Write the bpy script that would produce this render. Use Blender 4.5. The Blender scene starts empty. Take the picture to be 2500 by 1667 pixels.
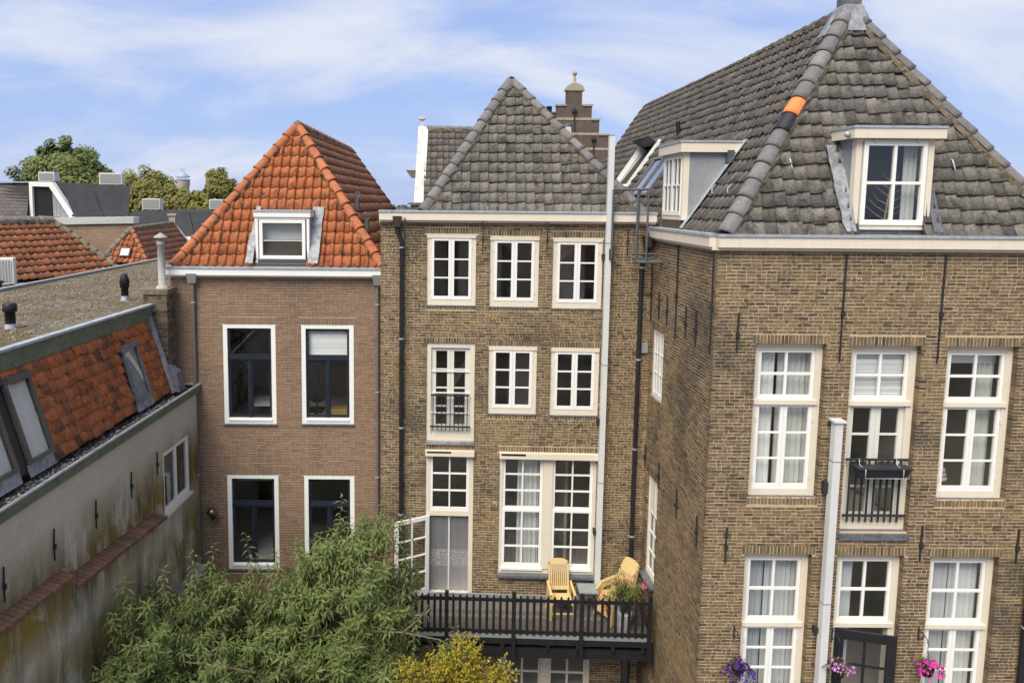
import bpy, bmesh, math, random
from mathutils import Vector, Matrix
random.seed(11)
R = math.radians
sc = bpy.context.scene
COL = sc.collection

# ------------------------------------------------------------------ camera
CAMZ = 11.6
PITCH, ROLL = R(5.7), .008
cam = bpy.data.cameras.new('camera')
cam.sensor_width = 36.0
cam.lens = 24.0
cam.shift_x, cam.shift_y = .076, -.0694
cam.clip_start, cam.clip_end = .1, 3000
camo = bpy.data.objects.new('camera', cam)
COL.objects.link(camo)
_f = Vector((0, math.cos(PITCH), -math.sin(PITCH)))
_u = Vector((0, math.sin(PITCH), math.cos(PITCH)))
_r = Vector((1, 0, 0))
_cr = _r*math.cos(ROLL)+_u*math.sin(ROLL)
_cu = _u*math.cos(ROLL)-_r*math.sin(ROLL)
_m = Matrix((_cr, _cu, -_f)).transposed().to_4x4()
_m.translation = Vector((0, 0, CAMZ))
camo.matrix_world = _m
sc.camera = camo
CAMP = Vector((0, 0, CAMZ))

# ------------------------------------------------------------------ sky, sun, exposure
SUN_EL, SUN_AZ = R(54), R(211)          # azimuth clockwise from +Y
world = bpy.data.worlds.new('World')
sc.world = world
world.use_nodes = True
wt = world.node_tree
wt.nodes.clear()
def wn(t, **k):
    n = wt.nodes.new(t)
    for a, b in k.items():
        if a[0].isupper() or a.isdigit(): n.inputs[int(a) if a.isdigit() else a.replace('_', ' ')].default_value = b
        else: setattr(n, a, b)
    return n
def wl(a, b): wt.links.new(a, b)
def wmath(op, a, b=None):
    n = wn('ShaderNodeMath', operation=op)
    for i, x in enumerate((a, b)):
        if x is None: continue
        if isinstance(x, (int, float)): n.inputs[i].default_value = x
        else: wl(x, n.inputs[i])
    return n.outputs[0]
sky = wn('ShaderNodeTexSky', sky_type='NISHITA', sun_disc=False, sun_elevation=SUN_EL, sun_rotation=SUN_AZ,
         altitude=0, air_density=1.15, dust_density=.6, ozone_density=1.6)
tc = wn('ShaderNodeTexCoord')
sep = wn('ShaderNodeSeparateXYZ'); wl(tc.outputs['Generated'], sep.inputs[0])
zz = wmath('ADD', wmath('MAXIMUM', sep.outputs[2], 0.0), .42)
cx = wmath('DIVIDE', sep.outputs[0], zz); cy = wmath('DIVIDE', sep.outputs[1], zz)
comb = wn('ShaderNodeCombineXYZ'); wl(cx, comb.inputs[0]); wl(cy, comb.inputs[1])
mp = wn('ShaderNodeMapping'); wl(comb.outputs[0], mp.inputs[0])
mp.inputs['Rotation'].default_value = (0, 0, R(-45)); mp.inputs['Scale'].default_value = (1.3, 2.6, 1); mp.inputs['Location'].default_value = (11.3, 4.4, 0)
n1 = wn('ShaderNodeTexNoise', Scale=1.0, Detail=9.0, Roughness=.56, Distortion=.5); wl(mp.outputs[0], n1.inputs['Vector'])
n2 = wn('ShaderNodeTexNoise', Scale=.45, Detail=3.0, Roughness=.5, Distortion=.2); wl(mp.outputs[0], n2.inputs['Vector'])
dens = wmath('ADD', wmath('MULTIPLY', n1.outputs[0], .62), wmath('MULTIPLY', n2.outputs[0], .38))
cr = wn('ShaderNodeValToRGB'); wl(dens, cr.inputs[0])
cr.color_ramp.interpolation = 'EASE'
cr.color_ramp.elements[0].position = .41; cr.color_ramp.elements[0].color = (.02, .02, .02, 1)
cr.color_ramp.elements[1].position = .62; cr.color_ramp.elements[1].color = (.96, .96, .96, 1)
skyc = wn('ShaderNodeMix', data_type='RGBA', blend_type='MULTIPLY'); skyc.inputs[0].default_value = 1.0
blu = wn('ShaderNodeMix', data_type='RGBA'); blu.inputs[0].default_value = .86; wl(sky.outputs[0], blu.inputs[6]); blu.inputs[7].default_value = (1.50, 2.12, 3.75, 1)
wl(blu.outputs[2], skyc.inputs[6]); skyc.inputs[7].default_value = (.88, .86, .88, 1)
mix = wn('ShaderNodeMix', data_type='RGBA'); wl(cr.outputs[0], mix.inputs[0]); wl(skyc.outputs[2], mix.inputs[6]); mix.inputs[7].default_value = (3.05, 3.2, 3.6, 1)
bg = wn('ShaderNodeBackground', Strength=.128); wl(mix.outputs[2], bg.inputs[0])
wo = wn('ShaderNodeOutputWorld'); wl(bg.outputs[0], wo.inputs[0])

sun = bpy.data.lights.new('sun', 'SUN')
sun.energy = 2.8; sun.angle = R(38); sun.color = (1.0, .93, .80)
suno = bpy.data.objects.new('sun', sun); COL.objects.link(suno)
sd = Vector((math.sin(SUN_AZ)*math.cos(SUN_EL), math.cos(SUN_AZ)*math.cos(SUN_EL), math.sin(SUN_EL)))
suno.rotation_euler = sd.to_track_quat('Z', 'Y').to_euler()
suno.location = (0, 0, 60)
vs = sc.view_settings
vs.view_transform = 'Standard'; vs.look = 'None'; vs.gamma = 1.0; vs.use_curve_mapping = False
vs.exposure = 1.0

# ------------------------------------------------------------------ materials
MATS = {}
class NT:
    def __init__(s, name):
        s.m = bpy.data.materials.new(name); s.m.use_nodes = True; s.t = s.m.node_tree; s.t.nodes.clear(); MATS[name] = s.m
        s.pos = None
    def n(s, ty, ins=None, **k):
        nd = s.t.nodes.new(ty)
        for a, b in k.items(): setattr(nd, a, b)
        for a, b in (ins or {}).items():
            i = nd.inputs[a]
            if hasattr(b, 'is_output') or isinstance(b, bpy.types.NodeSocket): s.t.links.new(b, i)
            else: i.default_value = b
        return nd
    def position(s):
        if s.pos is None: s.pos = s.n('ShaderNodeNewGeometry')
        return s.pos.outputs['Position']
    def noise(s, scale, detail=4, rough=.55, stretch=None, dist=0, seed=0):
        v = s.position()
        if stretch or seed:
            v = s.n('ShaderNodeMapping', {'Vector': v, 'Scale': stretch or (1, 1, 1), 'Location': (seed, seed*.7, seed*.3)}).outputs[0]
        return s.n('ShaderNodeTexNoise', {'Vector': v, 'Scale': scale, 'Detail': detail, 'Roughness': rough, 'Distortion': dist}).outputs[0]
    def math(s, op, a, b=0.0):
        return s.n('ShaderNodeMath', {0: a, 1: b}, operation=op).outputs[0]
    def maprange(s, v, a, b, c, d):
        return s.n('ShaderNodeMapRange', {0: v, 1: a, 2: b, 3: c, 4: d}).outputs[0]
    def ramp(s, fac, cols, interp='LINEAR', pos=None):
        nd = s.n('ShaderNodeValToRGB', {0: fac}); r = nd.color_ramp; r.interpolation = interp
        while len(r.elements) < len(cols): r.elements.new(.5)
        for i, c in enumerate(cols):
            r.elements[i].position = pos[i] if pos else (i/(len(cols)-1) if len(cols) > 1 else 0)
        for i, c in enumerate(cols): r.elements[i].color = (*c, 1)
        return nd.outputs[0]
    def mix(s, f, a, b, blend='MIX'):
        nd = s.n('ShaderNodeMix', data_type='RGBA', blend_type=blend)
        for i, x in ((0, f), (6, a), (7, b)):
            if isinstance(x, bpy.types.NodeSocket): s.t.links.new(x, nd.inputs[i])
            else: nd.inputs[i].default_value = x if i == 0 else (*x, 1)
        return nd.outputs[2]
    def rnd(s):
        s.position()
        o = s.n('ShaderNodeObjectInfo').outputs['Random']
        return s.math('FRACT', s.math('ADD', s.pos.outputs['Random Per Island'], s.math('MULTIPLY', o, 7.13)))
    def out(s, col, rough=.85, bump=None, metal=0.0, spec=.3, **kw):
        ins = {'Base Color': col if isinstance(col, bpy.types.NodeSocket) else (*col, 1), 'Roughness': rough, 'Metallic': metal, 'Specular IOR Level': spec}
        ins.update(kw)
        p = s.n('ShaderNodeBsdfPrincipled', ins)
        if bump is not None:
            h, st, dist = bump
            b = s.n('ShaderNodeBump', {'Strength': st, 'Distance': dist, 'Height': h})
            s.t.links.new(b.outputs[0], p.inputs['Normal'])
        o = s.n('ShaderNodeOutputMaterial'); s.t.links.new(p.outputs[0], o.inputs[0])
        return s.m

def surf(name, cols, rnd=False, base_scale=3.0, fine=(40, .2), stains=(), rough=.85, bump=None, metal=0.0, spec=.3, interp='LINEAR', ramp_pos=None):
    t = NT(name)
    fac = t.rnd() if rnd else t.noise(base_scale, 4)
    if not rnd: fac = t.maprange(fac, .3, .7, 0, 1)
    c = t.ramp(fac, cols, interp, ramp_pos) if len(cols) > 1 else None
    if c is None:
        c = t.mix(0.0, cols[0], cols[0])
    if fine:
        f = t.noise(fine[0], 3)
        g = t.maprange(f, .3, .7, 1-fine[1], 1+fine[1])
        cc = t.n('ShaderNodeCombineXYZ', {0: g, 1: g, 2: g}).outputs[0]
        c = t.mix(1.0, c, cc, 'MULTIPLY')
    for i, st in enumerate(stains):
        scale, colr, lo, hi = st[:4]
        amt = st[4] if len(st) > 4 else 1.0
        stretch = st[5] if len(st) > 5 else None
        f = t.noise(scale, 5, .6, stretch, .3, seed=3.7*(i+1))
        f = t.maprange(f, lo, hi, 0, amt)
        c = t.mix(f, c, colr)
    b = None
    if bump: b = (t.noise(bump[0], 4), bump[1], bump[2])
    return t.out(c, rough, b, metal, spec)

# brick
surf('brick_ochre', [(.056, .043, .031), (.126, .091, .056), (.166, .118, .069), (.188, .133, .074), (.216, .150, .080), (.082, .061, .043), (.138, .100, .062), (.178, .126, .071), (.232, .161, .086), (.102, .076, .050), (.196, .139, .077)],
     rnd=True, fine=(55, .28), stains=[(.75, (.046, .038, .029), .53, .67, .65), (1.6, (.060, .049, .037), .57, .71, .58, (1, 1, .3)), (.6, (.285, .188, .078), .55, .72, .50), (9, (.32, .245, .14), .63, .78, .4)], rough=.92, bump=(70, .7, .012))
surf('mortar_ochre', [(.43, .33, .205), (.50, .39, .25), (.37, .28, .172)], base_scale=6, fine=(60, .2), stains=[(.75, (.16, .125, .09), .53, .67, .62), (.8, (.62, .54, .42), .66, .76, .6)], rough=.95, bump=(90, .6, .01))
surf('brick_red', [(.190, .120, .076), (.225, .144, .092), (.207, .134, .088), (.250, .162, .104), (.215, .134, .084)],
     rnd=True, fine=(60, .20), stains=[(.5, (.135, .086, .058), .50, .68, .65), (1.4, (.13, .09, .065), .55, .72, .5, (1, 1, .25)), (1.6, (.50, .44, .38), .66, .78, .6, (1, 1, 2.4))], rough=.9, bump=(80, .45, .008))
surf('mortar_red', [(.40, .30, .215), (.46, .35, .255), (.35, .26, .185)], base_scale=5, fine=(60, .2), rough=.95, bump=(90, .5, .01))
surf('brick_dark', [(.045, .036, .028), (.09, .068, .045), (.13, .10, .065), (.16, .125, .08)], rnd=True, fine=(55, .35), stains=[(2, (.03, .028, .024), .5, .7, .6)], rough=.95, bump=(70, .7, .012))
surf('mortar_dark', [(.13, .11, .085), (.2, .17, .13)], base_scale=6, fine=(60, .3), rough=.95)
# tiles
surf('tile_orange', [(.40, .125, .045), (.44, .142, .052), (.37, .110, .042), (.46, .160, .060), (.35, .105, .042)], rnd=True, fine=(24, .2),
     stains=[(8, (.105, .050, .028), .50, .64, .8, (1, 1, .25)), (2.2, (.22, .075, .034), .52, .70, .6)], rough=.8, bump=(60, .3, .006))
surf('tile_orange_old', [(.42, .135, .050), (.47, .155, .060), (.36, .115, .050), (.31, .10, .048), (.46, .165, .070), (.14, .07, .046), (.40, .14, .058), (.43, .145, .055)], rnd=True, fine=(26, .34),
     stains=[(5, (.075, .048, .034), .53, .70, .7, (1, 1, .45)), (18, (.32, .23, .15), .60, .73, .55), (2.5, (.44, .17, .07), .55, .7, .4)], rough=.9, bump=(50, .5, .008))
surf('tile_brown', [(.29, .140, .080), (.32, .155, .090), (.26, .125, .075), (.35, .160, .085)], rnd=True, fine=(24, .3), stains=[(3, (.06, .04, .03), .5, .7, .5)], rough=.85, bump=(60, .4, .008))
surf('tile_terracotta', [(.27, .105, .052), (.235, .09, .048), (.30, .12, .058), (.20, .08, .045)], rnd=True, fine=(20, .3), stains=[(4, (.10, .055, .033), .5, .7, .7)], rough=.88, bump=(50, .4, .008))
surf('tile_grey', [(.148, .135, .119), (.186, .170, .149), (.122, .112, .101), (.210, .190, .160), (.160, .145, .126), (.093, .087, .080)], rnd=True, fine=(22, .30),
     stains=[(6, (.045, .038, .031), .50, .66, .8, (1, 1, .5)), (26, (.36, .33, .26), .64, .75, .6), (2.6, (.21, .18, .125), .55, .7, .5), (5, (.34, .27, .07), .76, .82, .7)], rough=.88, bump=(45, .5, .008))
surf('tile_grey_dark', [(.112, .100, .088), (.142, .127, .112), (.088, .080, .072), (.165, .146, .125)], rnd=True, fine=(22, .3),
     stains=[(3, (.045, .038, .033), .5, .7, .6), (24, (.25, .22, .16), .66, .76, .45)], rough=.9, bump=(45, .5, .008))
surf('hip_grey', [(.175, .165, .16), (.145, .140, .142), (.20, .185, .175), (.125, .12, .122)], rnd=True, fine=(18, .18), stains=[(5, (.08, .075, .07), .52, .72, .6)], rough=.75, bump=(40, .25, .005))
surf('hip_orange', [(.38, .125, .05), (.34, .11, .05), (.41, .145, .06)], rnd=True, fine=(18, .2), stains=[(5, (.15, .062, .035), .5, .7, .7)], rough=.8, bump=(40, .3, .005))
surf('hip_mossy', [(.16, .14, .11), (.20, .17, .13)], rnd=True, fine=(18, .25), stains=[(5, (.09, .08, .05), .5, .7, .7)], rough=.9)
surf('new_orange', [(.72, .22, .065)], fine=(20, .12), rough=.7)
surf('black_wrap', [(.022, .022, .026)], fine=(40, .3), rough=.45, bump=(30, .8, .02))
surf('bedding', [(.14, .115, .08), (.20, .165, .115), (.08, .068, .05)], base_scale=9, fine=(50, .35), stains=[(8, (.10, .085, .025), .58, .7, .6)], rough=.97, bump=(40, .9, .02))
surf('bedding_dark', [(.085, .055, .038), (.12, .08, .055)], base_scale=9, fine=(50, .35), rough=.97, bump=(40, .9, .02))
surf('underlay', [(.05, .045, .04)], fine=None, rough=.95)
# paint, metal
surf('paint_cream', [(.66, .59, .47), (.69, .62, .50)], base_scale=2, fine=(30, .05), stains=[(3, (.50, .44, .35), .58, .78, .45, (1, 1, .3))], rough=.5)
surf('paint_white', [(.76, .75, .70), (.79, .78, .74)], base_scale=2, fine=(30, .04), stains=[(4, (.60, .57, .50), .62, .8, .35)], rough=.45)
surf('paint_offwhite', [(.62, .60, .53), (.66, .64, .57)], base_scale=2, fine=(30, .05), rough=.5)
surf('paint_navy', [(.016, .021, .031), (.020, .026, .038)], base_scale=3, fine=(30, .1), rough=.35, spec=.45)
surf('paint_black', [(.012, .012, .014), (.018, .018, .021)], base_scale=4, fine=(30, .2), rough=.42, spec=.4)
surf('stained_black', [(.010, .010, .012), (.017, .016, .018)], base_scale=7, fine=(60, .35), rough=.62, spec=.25, bump=(60, .3, .004))
surf('paint_green', [(.10, .125, .075), (.13, .155, .095)], base_scale=3, fine=(25, .2), stains=[(2.2, (.19, .18, .13), .5, .68, .7), (6, (.055, .06, .035), .55, .7, .6)], rough=.75)
surf('paint_stone', [(.60, .53, .42), (.64, .57, .46)], base_scale=2, fine=(30, .05), stains=[(2, (.46, .40, .32), .55, .75, .4)], rough=.6)
surf('zinc', [(.33, .36, .40), (.42, .45, .48), (.26, .285, .31)], base_scale=5, fine=(20, .15), stains=[(7, (.55, .57, .58), .6, .75, .5)], rough=.55, metal=.35)
surf('zinc_cheek', [(.26, .27, .275), (.295, .305, .31)], base_scale=4, fine=(40, .12), stains=[(3, (.32, .34, .36), .58, .75, .4)], rough=.6, metal=.2)
surf('lead', [(.24, .25, .265), (.31, .32, .335), (.19, .198, .21), (.35, .36, .37)], base_scale=3, fine=(14, .15), stains=[(5, (.46, .47, .475), .60, .74, .5, (1, 1, .5)), (6, (.13, .13, .13), .58, .72, .45, (1, 1, .5))], rough=.6, metal=.15, bump=(12, .5, .02))
surf('lead_dark', [(.09, .093, .105), (.14, .145, .16)], base_scale=9, fine=(30, .25), stains=[(8, (.25, .25, .25), .6, .75, .5)], rough=.65, bump=(22, .6, .02))
surf('pipe_grey', [(.13, .118, .105), (.155, .14, .125)], base_scale=4, fine=(20, .12), rough=.6)
surf('pipe_hopper', [(.20, .20, .185)], fine=(20, .12), rough=.6)
surf('pipe_black', [(.014, .014, .016), (.022, .022, .024)], base_scale=4, fine=(20, .2), rough=.45)
surf('pipe_brown', [(.055, .036, .03)], fine=(20, .2), rough=.55)
surf('iron', [(.022, .022, .025), (.035, .034, .036)], base_scale=8, fine=(30, .25), stains=[(9, (.07, .04, .025), .62, .74, .5)], rough=.7)
surf('steel_grey', [(.10, .105, .115), (.13, .135, .145)], base_scale=5, fine=(20, .12), rough=.5, metal=.3)
surf('post_white', [(.57, .575, .565), (.62, .62, .605)], base_scale=1.2, fine=(25, .05), stains=[(3, (.42, .45, .47), .55, .75, .5, (1, 1, .4))], rough=.4, spec=.4)
surf('galvanised', [(.42, .46, .46), (.36, .40, .41), (.48, .51, .50)], base_scale=14, fine=(40, .1), rough=.4, metal=.6)
# render, gravel, ground
def plaster():
    t = NT('stucco')
    c = t.ramp(t.maprange(t.noise(.9, 5), .3, .7, 0, 1), [(.41, .365, .29), (.49, .445, .36), (.45, .40, .315)])
    g = t.maprange(t.noise(30, 4), .3, .7, .86, 1.1)
    c = t.mix(1.0, c, t.n('ShaderNodeCombineXYZ', {0: g, 1: g, 2: g}).outputs[0], 'MULTIPLY')
    z = t.n('ShaderNodeSeparateXYZ', {0: t.position()}).outputs[2]
    # algae and rain streaks: a weathered band just above the coping and down the lower wall
    band = t.maprange(t.math('ABSOLUTE', t.math('SUBTRACT', z, 5.55)), .15, 1.05, 1, 0)
    low = t.maprange(z, 5.4, 4.2, 0, .9)
    reg = t.math('MAXIMUM', band, low)
    a = t.math('MULTIPLY', t.maprange(t.noise(1.7, 6, .65, (1, 1, .55), .4, 2.2), .36, .52, 0, 1), reg)
    c = t.mix(t.math('MULTIPLY', a, .95), c, (.19, .135, .025))
    a2 = t.math('MULTIPLY', t.maprange(t.noise(2.6, 6, .65, (1, 1, .18), .3, 6.1), .45, .62, 0, 1), reg)
    c = t.mix(t.math('MULTIPLY', a2, .85), c, (.075, .068, .055))
    a3 = t.math('MULTIPLY', t.maprange(t.noise(3.2, 6, .65, (1, 1, .2), .3, 9.1), .57, .7, 0, 1), reg)
    c = t.mix(t.math('MULTIPLY', a3, .7), c, (.44, .41, .35))
    w = t.maprange(t.noise(7, 5, .7, (1, 1, .35), .3, 4.4), .70, .78, 0, .6)
    c = t.mix(w, c, (.52, .49, .44))
    t.out(c, .95, (t.noise(45, 4), .35, .01), spec=.15)
plaster()
surf('render_white', [(.52, .50, .46), (.60, .58, .54), (.44, .42, .38)], base_scale=3, fine=(30, .12), stains=[(5, (.28, .26, .23), .55, .72, .6)], rough=.95, bump=(40, .4, .01))
surf('bitumen', [(.028, .029, .034), (.038, .039, .045)], base_scale=2, fine=(60, .3), stains=[(1.2, (.06, .06, .064), .55, .75, .4)], rough=.85, bump=(80, .3, .005))
surf('gravel_roof', [(.145, .122, .092), (.195, .165, .128), (.105, .088, .060), (.17, .145, .112)], base_scale=5, fine=(28, .5),
     stains=[(.7, (.110, .082, .032), .48, .62, .8), (14, (.40, .36, .30), .66, .74, .6), (24, (.03, .027, .022), .6, .72, .6)], rough=.97, bump=(34, 1.0, .03))
surf('pebble', [(.17, .135, .09), (.27, .23, .17), (.10, .08, .05), (.46, .42, .35), (.20, .15, .08), (.13, .10, .04), (.30, .14, .07)], rnd=True, fine=(30, .2), rough=.95)
surf('debris', [(.10, .085, .06), (.035, .028, .02), (.16, .14, .11), (.40, .38, .36)], rnd=True, fine=(30, .3), rough=.95)
surf('roof_felt', [(.24, .235, .23), (.30, .295, .29)], base_scale=3, fine=(30, .15), rough=.9)
surf('shingle_grey', [(.115, .10, .093), (.14, .122, .113), (.10, .088, .082)], rnd=True, fine=(30, .25), rough=.92)
surf('deck_board', [(.125, .112, .098), (.155, .14, .122), (.10, .09, .08), (.14, .12, .10)], rnd=True, fine=(18, .2), stains=[(4, (.07, .062, .055), .55, .7, .5)], rough=.9, bump=(30, .3, .005))
surf('ground_soil', [(.09, .075, .055), (.13, .11, .085), (.06, .065, .035)], base_scale=.4, fine=(12, .35), rough=.97)
surf('paving', [(.16, .145, .13), (.20, .18, .16), (.13, .115, .10)], rnd=True, fine=(20, .25), rough=.95)
surf('teak', [(.58, .42, .19), (.64, .47, .23), (.54, .38, .165)], rnd=True, fine=(25, .12), rough=.55, bump=(40, .15, .003))
surf('wood_yellow', [(.42, .30, .09)], fine=(20, .15), rough=.6)
surf('wood_pale', [(.34, .25, .14), (.42, .31, .18)], base_scale=8, fine=(30, .2), rough=.8)
surf('interior', [(.55, .52, .48), (.60, .57, .53)], base_scale=1, fine=(10, .06), rough=.9)
surf('interior_white', [(.55, .55, .53)], fine=(10, .05), rough=.8)
surf('interior_floor', [(.10, .07, .045)], fine=(10, .2), rough=.7)
surf('book_spines', [(.05, .04, .04), (.12, .10, .09), (.20, .18, .16), (.03, .03, .05), (.14, .05, .04)], rnd=True, fine=(30, .2), rough=.8)
surf('plastic_black', [(.014, .014, .016)], fine=(20, .1), rough=.5)
surf('plastic_anthracite', [(.030, .031, .038)], fine=(20, .1), rough=.5)
surf('plastic_white', [(.62, .61, .57)], fine=(20, .1), rough=.5)
surf('plastic_grey', [(.26, .26, .255)], fine=(20, .1), rough=.6)
surf('pot_grey', [(.36, .38, .40), (.44, .46, .47)], base_scale=8, fine=(20, .15), rough=.7)
surf('terracotta_pot', [(.48, .11, .03)], fine=(20, .15), rough=.8)
surf('fibre_cement', [(.30, .295, .275), (.36, .35, .33)], base_scale=8, fine=(30, .15), rough=.9)
surf('sandstone', [(.30, .265, .195), (.37, .33, .25)], base_scale=4, fine=(20, .15), stains=[(4, (.16, .14, .10), .55, .7, .6)], rough=.9)
surf('chrome_ball', [(.20, .18, .15)], fine=None, rough=.22, metal=.9)
surf('bird_grey', [(.2, .19, .18)], fine=None, rough=.9)
surf('blanket', [(.50, .47, .40)], fine=(30, .1), rough=.95)
surf('soil', [(.03, .024, .018)], fine=(30, .4), rough=1)
surf('bark', [(.10, .078, .055), (.16, .125, .09), (.065, .05, .038)], base_scale=9, fine=(40, .3), rough=.95, bump=(40, .8, .02))
surf('stucco_far', [(.50, .47, .42), (.45, .42, .38)], base_scale=.5, fine=None, rough=.95)
surf('tower_stone', [(.40, .35, .29)], base_scale=.5, fine=(.5, .1), rough=.95)
surf('tower_steel', [(.30, .36, .42)], fine=None, rough=.5)

def brick_far(name, a, b, m, scale):
    t = NT(name)
    # far brick: courses run on the vertical coordinate, position along the wall from x+y
    p = t.n('ShaderNodeSeparateXYZ', {0: t.position()})
    v = t.n('ShaderNodeCombineXYZ', {0: t.math('ADD', p.outputs[0], p.outputs[1]), 1: p.outputs[2], 2: 0.0}).outputs[0]
    br = t.n('ShaderNodeTexBrick', {'Vector': v, 'Color1': (*a, 1), 'Color2': (*b, 1), 'Mortar': (*m, 1), 'Scale': scale, 'Mortar Size': .012, 'Bias': 0.0, 'Brick Width': .5, 'Row Height': .14})
    g = t.maprange(t.noise(1.5, 5), .3, .7, .8, 1.15)
    c = t.mix(1.0, br.outputs[0], t.n('ShaderNodeCombineXYZ', {0: g, 1: g, 2: g}).outputs[0], 'MULTIPLY')
    t.out(c, .92)
brick_far('brick_far_brown', (.20, .13, .085), (.24, .155, .10), (.34, .27, .2), 2.2)
brick_far('brick_far_dark', (.075, .052, .042), (.10, .068, .054), (.22, .19, .16), 2.2)
brick_far('brick_far_ochre', (.15, .105, .055), (.20, .14, .075), (.30, .23, .14), 2.2)

def leafmat(name, cols, trans=.3, rough=.5):
    t = NT(name)
    c = t.ramp(t.rnd(), cols)
    d = t.n('ShaderNodeBsdfPrincipled', {'Base Color': c, 'Roughness': rough, 'Specular IOR Level': .35})
    tr = t.n('ShaderNodeBsdfTranslucent', {'Color': c})
    mx = t.n('ShaderNodeMixShader', {0: trans, 1: d.outputs[0], 2: tr.outputs[0]})
    o = t.n('ShaderNodeOutputMaterial'); t.t.links.new(mx.outputs[0], o.inputs[0])
leafmat('leaf_peach', [(.140, .190, .055), (.190, .245, .078), (.160, .212, .066), (.24, .285, .100), (.115, .160, .048), (.27, .305, .095)], .42)
leafmat('leaf_yellow', [(.40, .32, .028), (.47, .37, .030), (.31, .30, .032), (.43, .32, .03), (.23, .25, .035), (.52, .39, .035)], .35)
leafmat('leaf_far', [(.16, .20, .060), (.19, .225, .070), (.13, .165, .052), (.22, .245, .075)], .3, .7)
leafmat('leaf_far_olive', [(.21, .20, .050), (.24, .22, .055), (.17, .175, .048), (.27, .235, .06)], .3, .7)
leafmat('leaf_far_purple', [(.05, .03, .03), (.07, .04, .035), (.04, .03, .025)], .2, .7)
leafmat('leaf_far_hazy', [(.10, .14, .12), (.12, .16, .13), (.085, .12, .11)], .15, .8)
leafmat('leaf_oleander', [(.15, .19, .045), (.21, .235, .065), (.11, .15, .04), (.30, .27, .085)], .35)
leafmat('leaf_petunia', [(.07, .10, .022), (.11, .13, .03), (.14, .13, .03)], .3)
leafmat('petal_purple', [(.075, .014, .21), (.10, .02, .27), (.05, .012, .14), (.035, .01, .09)], .25)
leafmat('petal_lilac', [(.38, .10, .40), (.46, .14, .46), (.30, .07, .32)], .25)
leafmat('petal_pink', [(.62, .03, .34), (.70, .06, .42), (.52, .02, .28)], .25)
leafmat('petal_oleander', [(.68, .08, .22), (.74, .14, .30)], .25)
leafmat('curtain_white', [(.62, .64, .62)], .35, .9)
leafmat('curtain_blue', [(.56, .60, .66)], .35, .9)
leafmat('curtain_heavy', [(.56, .57, .53)], .12, .9)
leafmat('blind_fabric', [(.42, .44, .45)], .25, .9)
leafmat('blind_slat', [(.66, .68, .62)], .1, .6)
leafmat('petal_eye', [(.85, .8, .85)], .2)

def glassmat(name, tint=(.965, .975, .97), rough=0.0, base=.04):
    t = NT(name)
    g = t.n('ShaderNodeNewGeometry')
    cs = t.math('ABSOLUTE', t.n('ShaderNodeVectorMath', {0: g.outputs['Incoming'], 1: g.outputs['Normal']}, operation='DOT_PRODUCT').outputs['Value'])
    fr = t.math('ADD', t.math('MULTIPLY', t.math('POWER', t.math('SUBTRACT', 1.0, cs), 5.0), 1-base), base)
    tr = t.n('ShaderNodeBsdfTransparent', {0: (*tint, 1)})
    # old glass is slightly wavy
    b = t.n('ShaderNodeBump', {'Strength': .06, 'Distance': .02, 'Height': t.noise(2.2, 2)})
    gl = t.n('ShaderNodeBsdfGlossy', {0: (1, 1, 1, 1), 1: rough, 'Normal': b.outputs[0]})
    mx = t.n('ShaderNodeMixShader', {0: fr, 1: tr.outputs[0], 2: gl.outputs[0]})
    o = t.n('ShaderNodeOutputMaterial'); t.t.links.new(mx.outputs[0], o.inputs[0])
glassmat('glass'); glassmat('glass_roof', (.75, .8, .82), .02, .3)
def netmat():
    t = NT('insect_net')
    d = t.n('ShaderNodeBsdfDiffuse', {0: (.34, .34, .35, 1)})
    tr = t.n('ShaderNodeBsdfTransparent', {0: (1, 1, 1, 1)})
    mx = t.n('ShaderNodeMixShader', {0: .42, 1: tr.outputs[0], 2: d.outputs[0]})
    o = t.n('ShaderNodeOutputMaterial'); t.t.links.new(mx.outputs[0], o.inputs[0])
netmat()
def lacemat():
    t = NT('lace')
    v = t.n('ShaderNodeTexVoronoi', {'Vector': t.position(), 'Scale': 16.0}, feature='DISTANCE_TO_EDGE').outputs['Distance']
    f = t.math('ADD', t.maprange(v, .03, .10, .65, .0), t.maprange(t.noise(60, 2), .4, .6, 0, .25))
    d = t.n('ShaderNodeBsdfDiffuse', {0: (.7, .7, .7, 1)}); tr = t.n('ShaderNodeBsdfTransparent', {0: (1, 1, 1, 1)})
    mx = t.n('ShaderNodeMixShader', {0: f, 1: tr.outputs[0], 2: d.outputs[0]}); o = t.n('ShaderNodeOutputMaterial'); t.t.links.new(mx.outputs[0], o.inputs[0])
lacemat()

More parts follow.
